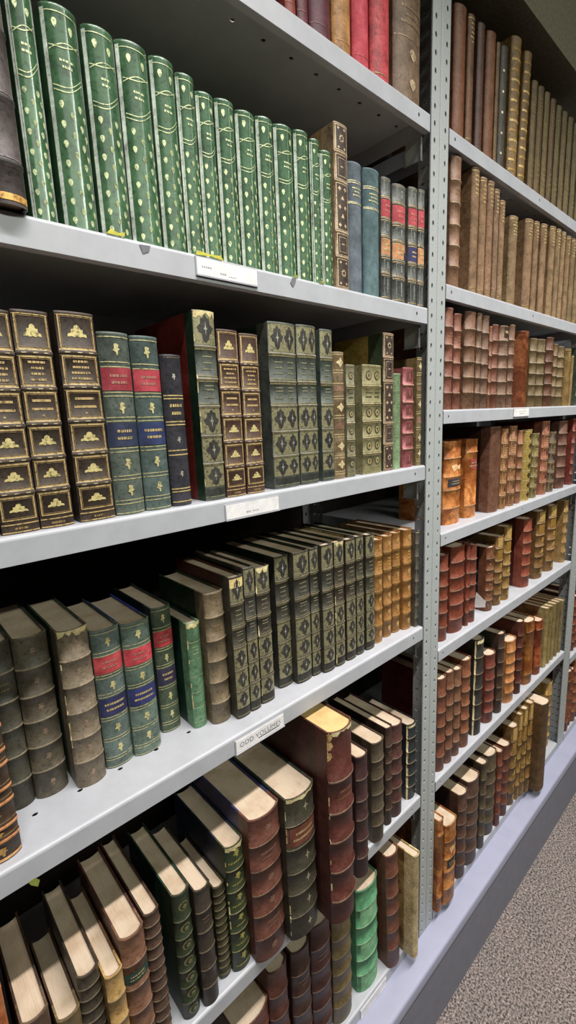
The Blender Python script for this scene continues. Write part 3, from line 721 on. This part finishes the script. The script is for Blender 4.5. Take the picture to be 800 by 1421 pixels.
 (0.7892,0.8179,0.0040,0.210,'titled','7e6448','5a4030',"last brown volume with gilt title at top along far bay's second shelf",{}),
]),
"far bay's third shelf": (1.4020, [
 (0.0674,0.0932,0.0060,0.188,'ribs','74443a','5a3024',"first red-brown leather volume with raised bands along far bay's third shelf",{}),
 (0.1002,0.1246,0.0060,0.181,'ribs','78463a','5a3024',"second red-brown leather volume with raised bands along far bay's third shelf",{}),
 (0.1484,0.1887,0.0060,0.191,'ribs','6c4a3a','6a3c20',"brown volume with gilt ribs and tan board, far bay's third shelf",{}),
 (0.1904,0.2092,0.0060,0.192,'ribs','6a4c3e','5a3024',"first brown leather volume with raised bands along far bay's third shelf",{}),
 (0.2180,0.2444,0.0060,0.190,'ribs','664a40','4a2c22',"second brown leather volume with raised bands along far bay's third shelf",{}),
 (0.2451,0.2551,0.0060,0.171,'ribs','7a4a38','5a3024',"third red-brown leather volume with raised bands along far bay's third shelf",{}),
 (0.2654,0.2902,0.0060,0.177,'ribs','6e4034','5a2420',"last red-brown leather volume with raised bands along far bay's third shelf",{}),
 (0.3057,0.3438,0.0060,0.179,'ribs','6e5044','4a2c22',"faded brown volume with small dark top label, far bay's third shelf",{'toplabel': 1}),
 (0.3496,0.3749,0.0060,0.185,'ribs','6a4a3e','4a2c22',"third brown leather volume with raised bands along far bay's third shelf",{}),
 (0.4081,0.4709,0.0060,0.178,'round','7a4220','6a3418',"smooth russet volume with rounded rib-less spine, far bay's third shelf",{}),
 (0.4789,0.5127,0.0060,0.166,'ribs','655238','4a3020',"fourth brown leather volume with raised bands along far bay's third shelf",{}),
 (0.5287,0.5677,0.0060,0.168,'ribs','655238','4a3020',"fifth brown leather volume with raised bands along far bay's third shelf",{}),
 (0.5857,0.6245,0.0060,0.177,'ribs','5a3628','3c2018',"dark red-brown volume rising above olive neighbours, far bay's third shelf",{}),
 (0.6305,0.6525,0.0060,0.163,'ribs','6a5238','4a3020',"sixth brown leather volume with raised bands along far bay's third shelf",{}),
 (0.6719,0.7070,0.0060,0.160,'ribs','665238','4a3020',"last brown leather volume with raised bands along far bay's third shelf",{}),
 (0.7260,0.7647,0.0060,0.158,'titled','7a5e34','5a4020',"gilt-olive volume with small dark panel, far bay's third shelf",{}),
 (0.7670,0.7823,0.0060,0.140,'plain','8a6e44','5a4020',"thin pale tan volume, shorter than its neighbour, far bay's third shelf",{}),
 (0.8341,0.8655,0.0060,0.169,'ribs','445040','2c382c',"grey-green volume at the far end, far bay's third shelf",{}),
]),
"far bay's fourth shelf": (1.1580, [
 (0.1151,0.1840,0.0247,0.179,'calf','b47038','9a5a28',"orange calf volume with black label and torn patch, far bay's fourth shelf",{}),
 (0.2070,0.2591,0.0265,0.178,'calf2','b87438','a0602c',"orange calf volume with small red label, far bay's fourth shelf",{}),
 (0.2943,0.3432,0.0120,0.202,'plain','6a4438','3c2018',"tall dark brown volume with broad plain board, far bay's fourth shelf",{}),
 (0.3511,0.3821,0.0120,0.195,'panels','8c5c3a','5a3424',"first red-brown volume with gilt framed panels along far bay's fourth shelf",{}),
 (0.3976,0.4350,0.0120,0.200,'panels','86563e','5a3424',"last red-brown volume with gilt framed panels along far bay's fourth shelf",{}),
 (0.4438,0.4682,0.0120,0.187,'ribs','84543c','5a3424',"first red-brown leather volume with raised bands along far bay's fourth shelf",{}),
 (0.4882,0.5323,0.0120,0.187,'goldpanel','9a8244','5a3c20',"bright gold-tooled volume mid-shelf, far bay's fourth shelf",{}),
 (0.5442,0.5805,0.0120,0.175,'panels','6e6440','4a3c24',"tan-brown volume with gilt framed panels, on far bay's fourth shelf",{}),
 (0.6089,0.6551,0.0120,0.205,'panels','8e5040','5a2018',"rose-brown volume with tall flared head, far bay's fourth shelf",{}),
 (0.6697,0.7093,0.0120,0.173,'panels','544840','3a302a',"dark grey gilt-panelled volume, far bay's fourth shelf",{}),
 (0.7470,0.8041,0.0120,0.201,'ribs','644038','4a2c26',"dusky brown volume behind the grey one, far bay's fourth shelf",{}),
 (0.8454,0.8655,0.0120,0.204,'ribs','74302a','5a1c18',"last red-brown leather volume with raised bands along far bay's fourth shelf",{}),
]),
"far bay's fifth shelf": (0.9040, [
 (0.0823,0.1137,0.0140,0.197,'ribs','6c3020','7a3c28',"red-brown leather volume with raised bands, on far bay's fifth shelf",{}),
 (0.1342,0.1925,0.0140,0.203,'ribs','70301f','b06038',"brick-red volume with tan joint line, far bay's fifth shelf",{}),
 (0.1933,0.2082,0.0140,0.198,'ribs','6a2e20','5a2018',"first dark red-brown leather volume with raised bands along far bay's fifth shelf",{}),
 (0.2167,0.2433,0.0140,0.192,'ribs','6a2e20','5a2018',"last dark red-brown leather volume with raised bands along far bay's fifth shelf",{}),
 (0.3036,0.3394,0.0140,0.166,'speck','6a3c26','2c303e',"volume with blue marbled board and speckled spine, far bay's fifth shelf",{}),
 (0.3521,0.3889,0.0140,0.184,'capped','6e4c26','5a3a20',"first brown volume with gilt patches along far bay's fifth shelf",{}),
 (0.4016,0.4380,0.0140,0.200,'capped','806030','6a4a24',"second brown volume with gilt patches along far bay's fifth shelf",{}),
 (0.5260,0.5752,0.0140,0.198,'ribs','7c3626','44100f',"red volume with dark maroon board, far bay's fifth shelf",{}),
 (0.6203,0.6752,0.0140,0.204,'capped','6c4a26','5a3a20',"red-brown volume with gilt patches, on far bay's fifth shelf",{}),
 (0.7120,0.7672,0.0140,0.207,'capped','74522c','5a3a20',"last brown volume with gilt patches along far bay's fifth shelf",{}),
 (0.8338,0.8655,0.0140,0.205,'panels','947040','4a2a18',"honey-tan volume at the end by the post, far bay's fifth shelf",{}),
]),
"far bay's sixth shelf": (0.5850, [
 (0.0746,0.1061,0.0080,0.234,'ribs','6a3a2a','6a1218',"first red-brown leather volume with raised bands along far bay's sixth shelf",{}),
 (0.1122,0.1406,0.0080,0.235,'ribs','6a4232','4a2c22',"second red-brown leather volume with raised bands along far bay's sixth shelf",{}),
 (0.1474,0.1753,0.0080,0.227,'ribs','6a4634','4a2c22',"last red-brown leather volume with raised bands along far bay's sixth shelf",{}),
 (0.1877,0.2232,0.0080,0.234,'ribs','7a4630','6a3424',"red-tan volume with smooth spine, far bay's sixth shelf",{}),
 (0.2493,0.2913,0.0080,0.263,'chipped','2e2c28','3a1c18',"black volume with cream joint and gilt bands, far bay's sixth shelf",{}),
 (0.3171,0.3617,0.0080,0.196,'ribs','6a3028','4a2018',"short dark red volume left of green-boarded one, far bay's sixth shelf",{}),
 (0.3797,0.4120,0.0080,0.233,'ribs','3e2c26','1f2c22',"dark volume with green-black board, far bay's sixth shelf",{}),
 (0.4412,0.4930,0.0080,0.188,'ribs','ac6a34','8a4c24',"orange-tan volume with bright ribs, far bay's sixth shelf",{}),
 (0.5061,0.5381,0.0080,0.225,'ribs','4c201a','5a2418',"dark red-brown leather volume with raised bands, on far bay's sixth shelf",{}),
 (0.5704,0.6254,0.0080,0.202,'calf2','84501f','7a4a20',"first red-brown mottled calf volume along far bay's sixth shelf",{}),
 (0.6485,0.6909,0.0080,0.179,'calf2','843f1f','7a4a20',"last red-brown mottled calf volume along far bay's sixth shelf",{}),
 (0.7108,0.7351,0.0080,0.202,'vellum','907c50','8a5a30',"first tan-brown vellum-yellow volume along far bay's sixth shelf",{}),
 (0.7449,0.7652,0.0080,0.199,'vellum','84703f','8a5a30',"second tan-brown vellum-yellow volume along far bay's sixth shelf",{}),
 (0.7770,0.7974,0.0080,0.197,'vellum','84704a','8a5a30',"third tan-brown vellum-yellow volume along far bay's sixth shelf",{}),
 (0.8098,0.8305,0.0080,0.194,'vellum','7a6640','8a5a30',"fourth tan-brown vellum-yellow volume along far bay's sixth shelf",{}),
 (0.8455,0.8655,0.0080,0.188,'vellum','80704c','8a5a30',"last tan-brown vellum-yellow volume along far bay's sixth shelf",{}),
]),
"far bay's bottom shelf": (0.2310, [
 (0.0485,0.0705,-0.0120,0.255,'calf2','9a6030','8a5228',"slim mottled orange volume by the post, far bay's bottom shelf",{}),
 (0.0762,0.1257,-0.0180,0.223,'calf','a86c34','9a6030',"mottled tan volume with wide cream head, far bay's bottom shelf",{}),
 (0.1587,0.1991,-0.0073,0.246,'ribs','4a3028','2c1c20',"first dark red-brown leather volume with raised bands along far bay's bottom shelf",{}),
 (0.2083,0.2663,-0.0068,0.250,'ribs','4c342c','3a2822',"dark brown volume with rounded cream top, far bay's bottom shelf",{}),
 (0.2787,0.3084,-0.0046,0.262,'ribs','44382c','3a2822',"dark brown leather volume with raised bands, on far bay's bottom shelf",{}),
 (0.3300,0.3803,0.0004,0.252,'ribs','4a3e30','3a2822',"dark grey-brown leather volume with raised bands, on far bay's bottom shelf",{}),
 (0.3811,0.4068,-0.0036,0.240,'ribs','64301f','4a2018',"short russet volume, far bay's bottom shelf",{}),
 (0.4262,0.4620,-0.0014,0.231,'ribs','5a2e22','4a2018',"last dark red-brown leather volume with raised bands along far bay's bottom shelf",{}),
 (0.4788,0.5157,-0.0004,0.263,'capped','6a4c26','4a3018',"brown volume with black board and gilt ribs, far bay's bottom shelf",{}),
 (0.5165,0.5382,-0.0027,0.288,'capped','7a5a28','5a3c20',"first brown volume with gilt patches along far bay's bottom shelf",{}),
 (0.5390,0.5648,-0.0075,0.297,'capped','7a5a28','5a3c20',"second brown volume with gilt patches along far bay's bottom shelf",{}),
 (0.5656,0.5917,-0.0129,0.306,'capped','765426','5a3c20',"last brown volume with gilt patches along far bay's bottom shelf",{}),
 (0.5925,0.6473,-0.0403,0.299,'plain','5a4024','20140f',"tall volume with black board standing proud, far bay's bottom shelf",{}),
 (0.8150,0.8580,0.0200,0.245,'capped','a8803c','a8803c',"pale gold volume with dark bands by second post, far bay's bottom shelf",{}),
]),
"last bay's upper shelf": (0.5330, [
 (0.9550,0.9880,0.0100,0.200,'ribs','7a3a28','4a2018',"first red-brown leather volume with raised bands along last bay's upper shelf",{}),
 (0.9910,1.0240,0.0100,0.210,'ribs','6a3024','4a2018',"second red-brown leather volume with raised bands along last bay's upper shelf",{}),
 (1.0270,1.0600,0.0100,0.200,'ribs','74402c','4a2018',"last red-brown leather volume with raised bands along last bay's upper shelf",{}),
 (1.0630,1.0960,0.0100,0.210,'ribs','5a3020','4a2018',"dark red-brown leather volume with raised bands, on last bay's upper shelf",{}),
]),
"last bay's bottom shelf": (0.2310, [
 (0.9520,0.9900,0.0000,0.240,'calf2','7a4422','6a3a20',"red-brown mottled calf volume, on last bay's bottom shelf",{}),
 (0.9920,1.0300,0.0040,0.230,'ribs','6a3020','5a2018',"first red-brown leather volume with raised bands along last bay's bottom shelf",{}),
 (1.0340,1.0700,0.0000,0.250,'ribs','7a4428','5a2018',"last red-brown leather volume with raised bands along last bay's bottom shelf",{}),
 (1.0750,1.1100,0.0000,0.250,'ribs','5a3424','5a2018',"dark red-brown leather volume with raised bands, on last bay's bottom shelf",{}),
]),
}

OPT_BOARD = {}
GROUPS = {}
for shelf, (zs, lst) in BOOKS.items():
    for i, (x0, x1, yf, h, st, c1, c2, lab_, op) in enumerate(lst):
        make_book('book', x0, x1, yf, h, zs, st, c1, c2, lab_, op, 'books on the ' + shelf)

# ------------------------------------------------------------------ steel shelving
unit = empty('steel_shelving', (0.016, .16, 0))
tag(unit, 'grey perforated steel library shelving on a low lavender-grey plinth', 'shelving')
inv = Matrix.Translation((-0.016, -.16, 0))
def part(mb, name, parent=None, label=None):
    o = mb.build(name, parent or unit)
    if (parent or unit) is unit: o.location = (-0.016, -.16, 0)
    if label: o['label'] = label
    return o

def holed(mb, f, us, vs, uw, vw, u0, u1, v0, v1, mat, th, shape=8):
    """perforated flat sheet: f(u, v, d) -> point; holes centred on us x vs, half-sizes uw, vw; th = sheet thickness"""
    ub = [u0] + [(a + b) / 2 for a, b in zip(us, us[1:])] + [u1]
    vb = [v0] + [(a + b) / 2 for a, b in zip(vs, vs[1:])] + [v1]
    for i, uc in enumerate(us):
        for j, vc in enumerate(vs):
            a, b, c, d = ub[i], ub[i+1], vb[j], vb[j+1]
            out = [(a, c), (uc, c), (b, c), (b, vc), (b, d), (uc, d), (a, d), (a, vc)]
            q = .72
            inn = [(uc - uw*q, vc - vw*q), (uc, vc - vw), (uc + uw*q, vc - vw*q), (uc + uw, vc), (uc + uw*q, vc + vw*q), (uc, vc + vw), (uc - uw*q, vc + vw*q), (uc - uw, vc)]
            for k in range(8):
                l = (k + 1) % 8
                mb.face([f(*out[k], 0), f(*out[l], 0), f(*inn[l], 0), f(*inn[k], 0)], mat)
                mb.face([f(*out[k], th), f(*inn[k], th), f(*inn[l], th), f(*out[l], th)], mat)
                mb.face([f(*inn[k], 0), f(*inn[l], 0), f(*inn[l], th), f(*inn[k], th)], mat)
PITCH = .025
def upright(xa, xb, yA, name='upright', front=True):
    """one perforated post of two steel angles back to back: front flanges plus webs running back"""
    mb = MB(); sgn = 1 if front else -1
    zb, zt = .178, 2.185
    zs_ = [2.016 - PITCH * k for k in range(-6, 73)][::-1]
    th = .002
    xm = (xa + xb) / 2
    fl = lambda u, v, d: (u, yA + sgn * d, v)
    holed(mb, fl, [xa + .0112], zs_, .0028, .0043, xa, xm - .0022, zb, zt, M_STEELD, th)
    holed(mb, fl, [xb - .0112], zs_, .0028, .0043, xm + .0022, xb, zb, zt, M_STEELD, th)
    for s_ in (-1, 1):      # rounded inner corner and the web
        xc = xm + s_ * .0022
        rows = [[(xc - s_ * .0018 * math.sin(math.pi/2*k/4), yA + sgn * .0022 * (1 - math.cos(math.pi/2*k/4)), z) for k in range(5)] for z in (zb, zt)]
        mb.grid(rows, M_STEELD, True)
        xw = xm + s_ * .0004
        wf = lambda u, v, d: (xw + s_ * d, yA + sgn * u, v)
        holed(mb, wf, [.017, .031], zs_, .0045, .0024, .0022, .04, zb, zt, M_STEELD, .0015)
    for x, s_ in ((xa, 1), (xb, -1)):
        mb.box(min(x, x + s_ * .0004), max(x, x + s_ * .0004), min(yA, yA + sgn * .002), max(yA, yA + sgn * .002), zb, zt, M_STEELD)
    o = part(mb, name)
    return o
posts = [(-.0112, .045), (.8765, .938), (-.935, -.8785), (1.766, 1.822)]
for xa, xb in posts:
    for front, y in ((True, 0.0), (False, .34)):
        o = upright(xa, xb, y, 'upright', front)
        if front:
            b2 = MB()
            for zz, xx in ((.195, xa + .0112), (.195, xb - .0112)):
                for k in range(8):
                    a0, a1 = k * math.pi / 4, (k + 1) * math.pi / 4; r = .0045
                    P0 = [(xx + r*math.cos(a), .0, zz + r*math.sin(a)) for a in (a0, a1)]; P1 = [(p[0], -.003, p[2]) for p in P0]
                    b2.face([P0[0], P0[1], P1[1], P1[0]], M_BOLT); b2.face([P1[0], P1[1], (xx, -.0038, zz)], M_BOLT)
            b2.build('bolt', o, None)

def shelf(x0, x1, z, lip=.0262, bottom=False, gusset=True):
    mb = MB(); d = .336; t = .0012
    n = int((x1 - x0 - .03) / .0485)
    xs = [x1 - .016 - .0485 * k for k in range(n)][::-1]
    top = lambda u, v, dd: (u, v, z - dd)
    holed(mb, top, xs, [.0545], .0034, .0026, x0, x1, .004, .105, M_STEEL, t)
    mb.box(x0, x1, .105, d, z - t, z, M_STEEL)
    # rolled front edge and lip
    rows = []
    prof = [(.004, z), (.0015, z - .0006), (.0003, z - .002), (0, z - .004)]
    mb.grid([[(x0, y, zz), (x1, y, zz)] for y, zz in reversed(prof)], M_STEEL, True)
    hx = [x1 - .0325] if x1 < .5 else [x0 + .0195]
    if x1 > .5 and x0 < .5: hx = [x0 + .0195, x0 + .4032, x1 - .0325]
    if x1 < .1: hx = [x0 + .0325, x1 - .0325]
    lf = lambda u, v, dd: (u, dd, v)
    holed(mb, lf, hx, [z - lip * .5], .0022, .0032, x0, x1, z - lip, z - .004, M_STEEL, t)
    mb.grid([[(x0, y, zz), (x1, y, zz)] for y, zz in ((0, z - lip), (.001, z - lip - .0006), (.010, z - lip - .0006))], M_STEEL, True)
    mb.box(x0, x1, d - t, d, z - lip, z, M_STEEL)
    for x in (x0, x1 - t): mb.box(x, x + t, .002, d - t, z - lip, z - t, M_STEEL)
    o = part(mb, 'shelf')
    if gusset:      # bent clips under the shelf corners that hook into the upright
        for x, s_ in ((x0 + .0004, 1), (x1 - .0004, -1)):
            g = MB(); zz = z - lip - .0006
            xx = x + s_ * .001; w_ = .0012
            lo, hi = min(xx, xx + s_*w_), max(xx, xx + s_*w_)
            g.box(lo, hi, .012, .045, zz - .038, zz, M_STEELD)
            lo, hi = min(xx, xx + s_*.006), max(xx, xx + s_*.006)
            g.box(lo, hi, .012, .0135, zz - .036, zz, M_GALV)
            g.box(lo, hi, .012, .045, zz - .038, zz - .0365, M_GALV)
            g.build('corner_clip', o)
    return o

def card(o, x0, x1, z0, z1, lines, text=None, mark=None):
    mb = MB()
    mb.box(x0 - .0012, x1 + .0012, -.0012, 0, z0 - .0012, z1 + .0012, M_HOLDER)
    mb.box(x0, x1, -.0018, -.0012, z0, z1, M_CARD)
    mb.box(x0 - .0012, x1 + .0012, -.003, -.0012, z0 - .002, z0 - .0008, M_HOLDER)
    rr = random.Random(int(abs(x0) * 1000))
    for (f0, f1, zf, hh) in lines:
        u = x0 + (x1 - x0) * f0
        while u < x0 + (x1 - x0) * f1:
            l = rr.uniform(.0012, .0026); mb.face([(u, -.0019, z0 + (z1-z0)*zf), (u + l, -.0019, z0 + (z1-z0)*zf), (u + l, -.0019, z0 + (z1-z0)*zf + hh), (u, -.0019, z0 + (z1-z0)*zf + hh)], M_INKF); u += l + .0008
    lb = mb.build('shelf_label', o)
    if text:
        cu = bpy.data.curves.new('lettering', 'FONT'); cu.body = text; cu.size = .0098; cu.space_character = 1.12; cu.align_x = 'CENTER'; cu.extrude = .00005
        tmp = bpy.data.objects.new('t', cu); col.objects.link(tmp)
        dg = bpy.context.evaluated_depsgraph_get(); me = bpy.data.meshes.new_from_object(tmp.evaluated_get(dg))
        bpy.data.objects.remove(tmp)
        me.materials.clear(); me.materials.append(M_INKF2)
        me.transform(Matrix.Translation(((x0 + x1) / 2, -.00195, z0 + (z1-z0)*.36)) @ Matrix.Rotation(math.pi/2, 4, 'X'))
        t = bpy.data.objects.new('lettering', me); col.objects.link(t); t.parent = lb if False else o
        ub = MB(); ub.face([(x0 + (x1-x0)*.44, -.0019, z0 + (z1-z0)*.2), (x0 + (x1-x0)*.9, -.0019, z0 + (z1-z0)*.2), (x0 + (x1-x0)*.9, -.0019, z0 + (z1-z0)*.28), (x0 + (x1-x0)*.44, -.0019, z0 + (z1-z0)*.28)], M_INK)
        ub.build('underline', o)
M_INKF2 = simple('grey_stamped_ink', '85808c', .7)

NX0, NX1 = -.8775, -.0145
FX0, FX1 = .0475, .8735
TX0, TX1 = .941, 1.763
near = [1.8753, 1.5781, 1.3022, .9793, .5885, .231]
far = [1.8768, 1.6273, 1.402, 1.158, .904, .585, .231]
third = [1.8768, 1.6273, 1.402, 1.158, .86, .533, .231]
nsh = [shelf(NX0, NX1, z, .0268, gusset=i < 5) for i, z in enumerate(near)]
fsh = [shelf(FX0, FX1, z, .0262, gusset=i < 6) for i, z in enumerate(far)]
tsh = [shelf(TX0, TX1, z, .0262, gusset=i < 6) for i, z in enumerate(third)]
# card labels on the shelf lips
card(nsh[1], -.4826, -.3985, near[1] - .0208, near[1] - .0035, [(.07, .2, .42, .002), (.36, .46, .2, .0022), (.5, .62, .14, .0012)])
card(nsh[2], -.4664, -.3806, near[2] - .0248, near[2] - .0075, [(.36, .44, .22, .0022), (.48, .6, .24, .0016)])
card(nsh[3], -.4764, -.3906, near[3] - .0252, near[3] - .0075, [], 'ODD VOLUMES')
card(nsh[5], -.2250, -.1409, near[5] - .0245, near[5] - .0065, [])
card(fsh[2], .3655, .4525, far[2] - .0205, far[2] - .003, [(.3, .8, .6, .0012), (.35, .7, .28, .002)])
# torn tape and glue residue on the second shelf's lip
def scrap(o, pts, mat, y=-.0004, name='tape_scrap'):
    mb = MB(); n = len(pts)
    mb.face([(x, y, z) for x, z in pts], mat); mb.face([(x, y - .0003, z) for x, z in pts], mat)
    for a in range(n): b = (a + 1) % n; mb.face([(*pts[a][:1], y, pts[a][1]), (pts[b][0], y, pts[b][1]), (pts[b][0], y - .0003, pts[b][1]), (pts[a][0], y - .0003, pts[a][1])], mat)
    mb.build(name, o)
zt = near[1]
scrap(nsh[1], [(-.581, zt - .0005), (-.576, zt + .0045), (-.569, zt + .002), (-.562, zt + .004), (-.563, zt - .0002)], M_TAPE)
scrap(nsh[1], [(-.482, zt - .001), (-.481, zt + .0035), (-.462, zt + .0022), (-.449, zt + .0034), (-.4455, zt - .0012), (-.462, zt + .0004)], M_TAPE)
scrap(nsh[1], [(-.338, zt - .001), (-.334, zt + .002), (-.327, zt + .0022), (-.329, zt - .0012)], M_TAPEG)
scrap(nsh[1], [(-.338, zt - .002), (-.331, zt - .001), (-.333, zt - .008), (-.337, zt - .014), (-.342, zt - .009)], M_GLUE, name='glue_residue')
scrap(nsh[1], [(-.548, zt - .004), (-.536, zt - .003), (-.538, zt - .009), (-.545, zt - .012)], M_GLUE, name='glue_residue')
scrap(nsh[1], [(-.288, zt - .0005), (-.285, zt + .0022), (-.276, zt + .0016), (-.278, zt - .001)], M_TAPEG)
scrap(nsh[3], [(-.733, near[3] - .026), (-.727, near[3] - .0255), (-.723, near[3] - .031), (-.7255, near[3] - .037), (-.731, near[3] - .031)], M_TAPEG)
# plinth: painted ledge with a vinyl-faced riser
pl = MB(); pl.box(-1.2, 2.6, -.0465, .36, .178, .2035, M_LEDGE)
pl.grid([[(-1.2, y, z), (2.6, y, z)] for y, z in ((-.0495, .178), (-.0495, .199), (-.0482, .2028), (-.045, .2042), (.002, .2042))], M_LEDGE, True)
part(pl, 'plinth_ledge')
rs = MB(); rs.box(-1.2, 2.6, -.0465, -.040, 0, .178, M_RISER); rs.box(-1.2, 2.6, -.04, .36, .0, .177, M_RISER)
part(rs, 'plinth_riser')
# added panel behind the books, coloured dark to stand for deep shade
M_BACK = simple('dark_back_panel', '2a211c', .8)
bk = MB(); bk.box(-.935, 1.822, .342, .35, .2, 2.185, M_BACK); part(bk, 'back_panel')

# white paper slip tucked beside the marbled book
ps = MB(); x = 0.3024
pts = [(.0478, .9075), (.0440, .950), (.0190, .9315), (.0200, .916)]
ps.face([(x, y, z) for y, z in pts], M_PAPER); ps.face([(x + .0006, y, z) for y, z in reversed(pts)], M_PAPER)
for a in range(4): b = (a+1) % 4; ps.face([(x, *pts[a]), (x + .0006, *pts[a]), (x + .0006, *pts[b]), (x, *pts[b])], M_PAPER)
po = ps.build('paper_slip'); tag(po, "white paper slip sticking out beside the blue marbled book", 'paper')

# ------------------------------------------------------------------ the room
def struct(mb, name): o = mb.build(name); o['kind'] = 'structure'; return o
# carpet
m, nt, b = newmat('speckled_taupe_loop_carpet')
tc = N(nt, 'ShaderNodeTexCoord')
n1 = N(nt, 'ShaderNodeTexNoise', _Scale=190, _Detail=2, _Roughness=.6); nt.links.new(tc.outputs['Object'], n1.inputs['Vector'])
n2 = N(nt, 'ShaderNodeTexVoronoi', _Scale=250); nt.links.new(tc.outputs['Object'], n2.inputs['Vector'])
n3 = N(nt, 'ShaderNodeTexNoise', _Scale=9, _Detail=3); nt.links.new(tc.outputs['Object'], n3.inputs['Vector'])
c1 = ramp(nt, n1.outputs[0], [(.36, lin('4c4644')), (.45, lin('8d847f')), (.56, lin('aea49e')), (.66, lin('cdc3bc'))])
c2 = ramp(nt, n2.outputs['Distance'], [(.1, (1.15, 1.1, 1.1, 1)), (.6, (.5, .5, .5, 1))])
cc = mixc(nt, .7, c1, c2, 'MULTIPLY')
cc = mixc(nt, .35, cc, ramp(nt, n3.outputs[0], [(.35, (.7, .72, .68, 1)), (.65, (1.1, 1.0, 1.0, 1))]), 'MULTIPLY')
nt.links.new(cc, b.inputs['Base Color']); b.inputs['Roughness'].default_value = 1
ad = N(nt, 'ShaderNodeMath', operation='SUBTRACT'); nt.links.new(n1.outputs[0], ad.inputs[0]); nt.links.new(n2.outputs['Distance'], ad.inputs[1])
bump(nt, b, ad.outputs[0], 1.0, .004)
fl = MB(); fl.box(-2.6, 4.5, -2.6, .9, -.05, 0, m); struct(fl, 'floor')
M_CEIL = simple('mottled_olive_grey_ceiling', '8f8c7c', .9, 0, 1, 120, .4, .72)
M_WALL = simple('dull_brown_grey_wall', '3a3632', .9)
ce = MB(); ce.box(-2.6, 4.5, -2.6, .9, 2.60, 2.65, M_CEIL); struct(ce, 'ceiling')
M_SOFF = simple('mottled_olive_grey_plaster', '857e6a', .9, 0, 1, 140, .5, .6)
so = MB(); so.box(-2.56, 4.46, 0.0, .86, 2.186, 2.60, M_SOFF); struct(so, 'trim_1')
wl = MB(); wl.box(-2.6, 4.5, .86, .9, 0, 2.60, M_WALL); struct(wl, 'wall_back')
wl = MB(); wl.box(-2.6, 4.5, -2.6, -2.56, 0, 2.60, M_WALL); struct(wl, 'wall_front')
wl = MB(); wl.box(-2.6, -2.56, -2.56, .86, 0, 2.60, M_WALL); struct(wl, 'wall_left')
wl = MB(); wl.box(4.46, 4.5, -2.56, .86, 0, 2.60, M_WALL); struct(wl, 'wall_right')

# ------------------------------------------------------------------ lamps: aisle strip light and unseen fill strips across the room
M_FIX = simple('white_enamel_fixture', 'dcdcd8', .5)
def strip_light(x, y, L, power, color, label, spread=180, tilt=0):
    r = empty('ceiling_light', (x, y, 2.598 if not tilt else 2.5)); tag(r, label, 'light')
    mb = MB(); mb.prism([(-L/2, -.07), (L/2, -.07), (L/2, .07), (-L/2, .07)], -.05, 0, M_FIX)
    if tilt:
        for sx in (-.7, .7): mb.box(sx - .006, sx + .006, -.006, .006, 0, .098, M_FIX)
    mb.build('housing', r)
    ld = bpy.data.lights.new('lamp', 'AREA'); ld.shape = 'RECTANGLE'; ld.size = L; ld.size_y = .05; ld.energy = power; ld.color = color
    ld.spread = math.radians(spread)
    if tilt:
        l2 = bpy.data.lights.new('added_uplight', 'AREA'); l2.shape = 'RECTANGLE'; l2.size = L; l2.size_y = .1; l2.energy = 5; l2.color = color  # extra lamp added on the fill strips to brighten the ceiling
        o2 = bpy.data.objects.new('added_uplight', l2); col.objects.link(o2); o2.parent = r; o2.location = (0, 0, .02); o2.rotation_euler[0] = math.pi
    lo = bpy.data.objects.new('lamp', ld); col.objects.link(lo); lo.parent = r; lo.location = (0, 0, -.056)
    if tilt: lo.rotation_euler[0] = math.radians(tilt); lo.location = (0, .075, -.04)
strip_light(.2, -.56, 2.6, 35, (1.0, .945, .92), 'louvred strip light over the aisle close to the shelves', 105)
strip_light(-.3, -2.15, 2.4, 9, (.96, 1.0, .88), 'unseen fill strip light across the room facing the near bay', 100, 62)  # unseen fill strips, tilted and narrowed to light shelves rather than floor
strip_light(2.6, -2.15, 2.4, 9, (.96, 1.0, .88), 'unseen fill strip light across the room facing the last bay', 100, 62)
W = bpy.data.worlds.new('World'); sc.world = W; W.use_nodes = True
W.node_tree.nodes['Background'].inputs[0].default_value = (.6, .62, .66, 1); W.node_tree.nodes['Background'].inputs[1].default_value = .005

# ------------------------------------------------------------------ camera
cam = bpy.data.cameras.new('camera'); co = bpy.data.objects.new('camera', cam); col.objects.link(co)
yaw, pit, rol = 0.73121568, -0.19343922, -0.04296358
f = Vector((math.sin(yaw)*math.cos(pit), math.cos(yaw)*math.cos(pit), math.sin(pit)))
r = Vector((math.cos(yaw), -math.sin(yaw), 0)); u = r.cross(f)
r2 = r * math.cos(rol) + u * math.sin(rol); u2 = -r * math.sin(rol) + u * math.cos(rol)
co.matrix_world = Matrix.Translation((-.7879, -.4739, 1.39482)) @ Matrix((r2, u2, -f)).transposed().to_4x4()
cam.sensor_fit = 'VERTICAL'; cam.sensor_height = 36; cam.lens = 648.4767 / 1421 * 36; cam.clip_start = .01
sc.camera = co
vs = sc.view_settings; vs.view_transform = 'Standard'; vs.look = 'None'; vs.gamma = 1; vs.use_curve_mapping = False; vs.exposure = 0.0
